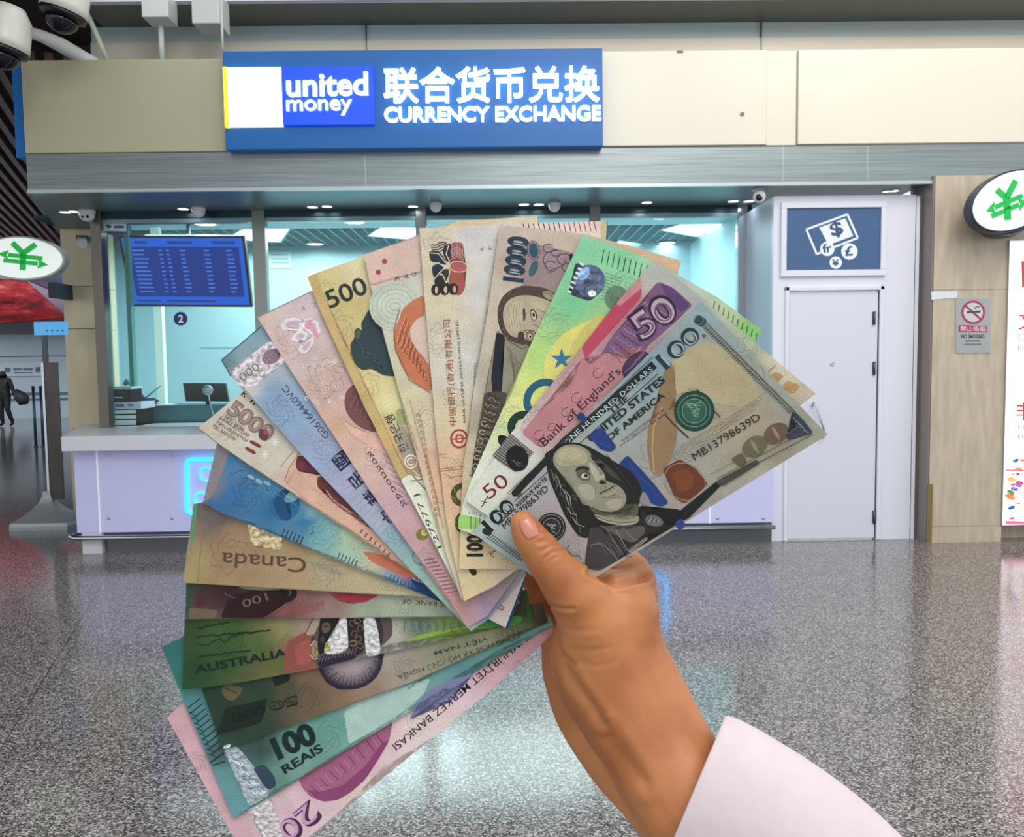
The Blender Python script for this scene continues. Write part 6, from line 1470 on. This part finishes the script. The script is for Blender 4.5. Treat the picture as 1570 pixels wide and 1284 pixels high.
# thumbnail: a curved plate on the thumb
nail = bpy.data.materials.new('nail'); nail.use_nodes = True; nb = nail.node_tree.nodes['Principled BSDF']; nb.inputs['Base Color'].default_value = (*lin('#c4806a'), 1); nb.inputs['Roughness'].default_value = .22
m = MB(); bv = {}
ax = Vector((.42, .907)); sd = Vector((.907, -.42)); cx, cy = 811.5, 810
from mathutils.bvhtree import BVHTree
bvh = BVHTree.FromPolygons([v.co+c0 for v in hm.vertices], [tuple(p.vertices) for p in hm.polygons])
G_ = 9
def nailp(u, v):
    # rounded outline
    w = 13.5*(1-.18*max(0, -v)**2); x = cx+ax.x*v*17+sd.x*u*w*math.sqrt(max(0, 1-.42*v*v)); y = cy+ax.y*v*17+sd.y*u*w*math.sqrt(max(0, 1-.42*v*v))
    h, nrm, *_ = bvh.ray_cast(EYE, ray(x, y).normalized())
    return (h if h else H(x, y, .351)) - ray(x, y).normalized()*(.00045-.00035*abs(u)**3-.0003*max(0, v)**4)
g = [[m.b.verts.new(nailp(-1+2*i/(G_-1), -1+2*j/(G_-1))) for i in range(G_)] for j in range(G_)]
for j in range(G_-1):
    for i in range(G_-1): m.b.faces.new([g[j][i], g[j][i+1], g[j+1][i+1], g[j+1][i]]).smooth = True
no = m.build('thumbnail', nail, hand); sdm = no.modifiers.new('t', 'SOLIDIFY'); sdm.thickness = .0004; sdm.offset = -1
no['label'] = 'pink thumbnail'
# sleeve
cloth = mat('pale_pink_cloth', '#d3c5c8', .85, noise=.04, nscale=60, bump=.35)
cloth.node_tree.nodes['Principled BSDF'].inputs['Roughness'].default_value = .85
bm = bmesh.new(); n = 56
st = [((1049, 1242), (.395, -.919), 152, .366), ((1075, 1250), (.41, -.912), 149, .364), ((1130, 1275), (.45, -.893), 143, .360), ((1200, 1322), (.50, -.866), 146, .355), ((1270, 1385), (.60, -.80), 148, .349), ((1340, 1470), (.72, -.69), 152, .342), ((1420, 1580), (.78, -.62), 158, .335)]
rings = []
rnd = random.Random(4)
for j, ((x, y), (ux, uy), r, z) in enumerate(st):
    ring = []
    fx = ray(x, y).normalized()
    axd = (RX*(-uy) + UX*(-ux)).normalized()
    sdv = (RX*ux - UX*uy).normalized()
    for k in range(n):
        a = 2*math.pi*k/n; c = H(x, y, z)
        rw = r*z/FPX*(1+.008*math.sin(3*a+j)+.006*math.sin(5*a+2*j)); rd = .036*(1+.02*math.sin(2*a+j*1.3))
        bow = .014*max(0, math.sin(a)) if j == 0 else 0
        ring.append(bm.verts.new(c+sdv*rw*math.cos(a)+fx*rd*math.sin(a)+axd*bow))
    rings.append(ring)
for a, c in zip(rings, rings[1:]):
    for k in range(n): bm.faces.new([a[k], a[(k+1) % n], c[(k+1) % n], c[k]]).smooth = True
bmesh.ops.recalc_face_normals(bm, faces=bm.faces)
me = bpy.data.meshes.new('sleeve'); bm.to_mesh(me); bm.free(); me.transform(Matrix.Translation(-c0)); me.materials.append(cloth)
so_ = bpy.data.objects.new('sleeve', me); COL.objects.link(so_); so_.parent = hand
sd_ = so_.modifiers.new('t', 'SOLIDIFY'); sd_.thickness = .0022; sd_.offset = 1
ss = so_.modifiers.new('s', 'SUBSURF'); ss.levels = 2; ss.render_levels = 2
so_['label'] = 'pale pink sleeve'
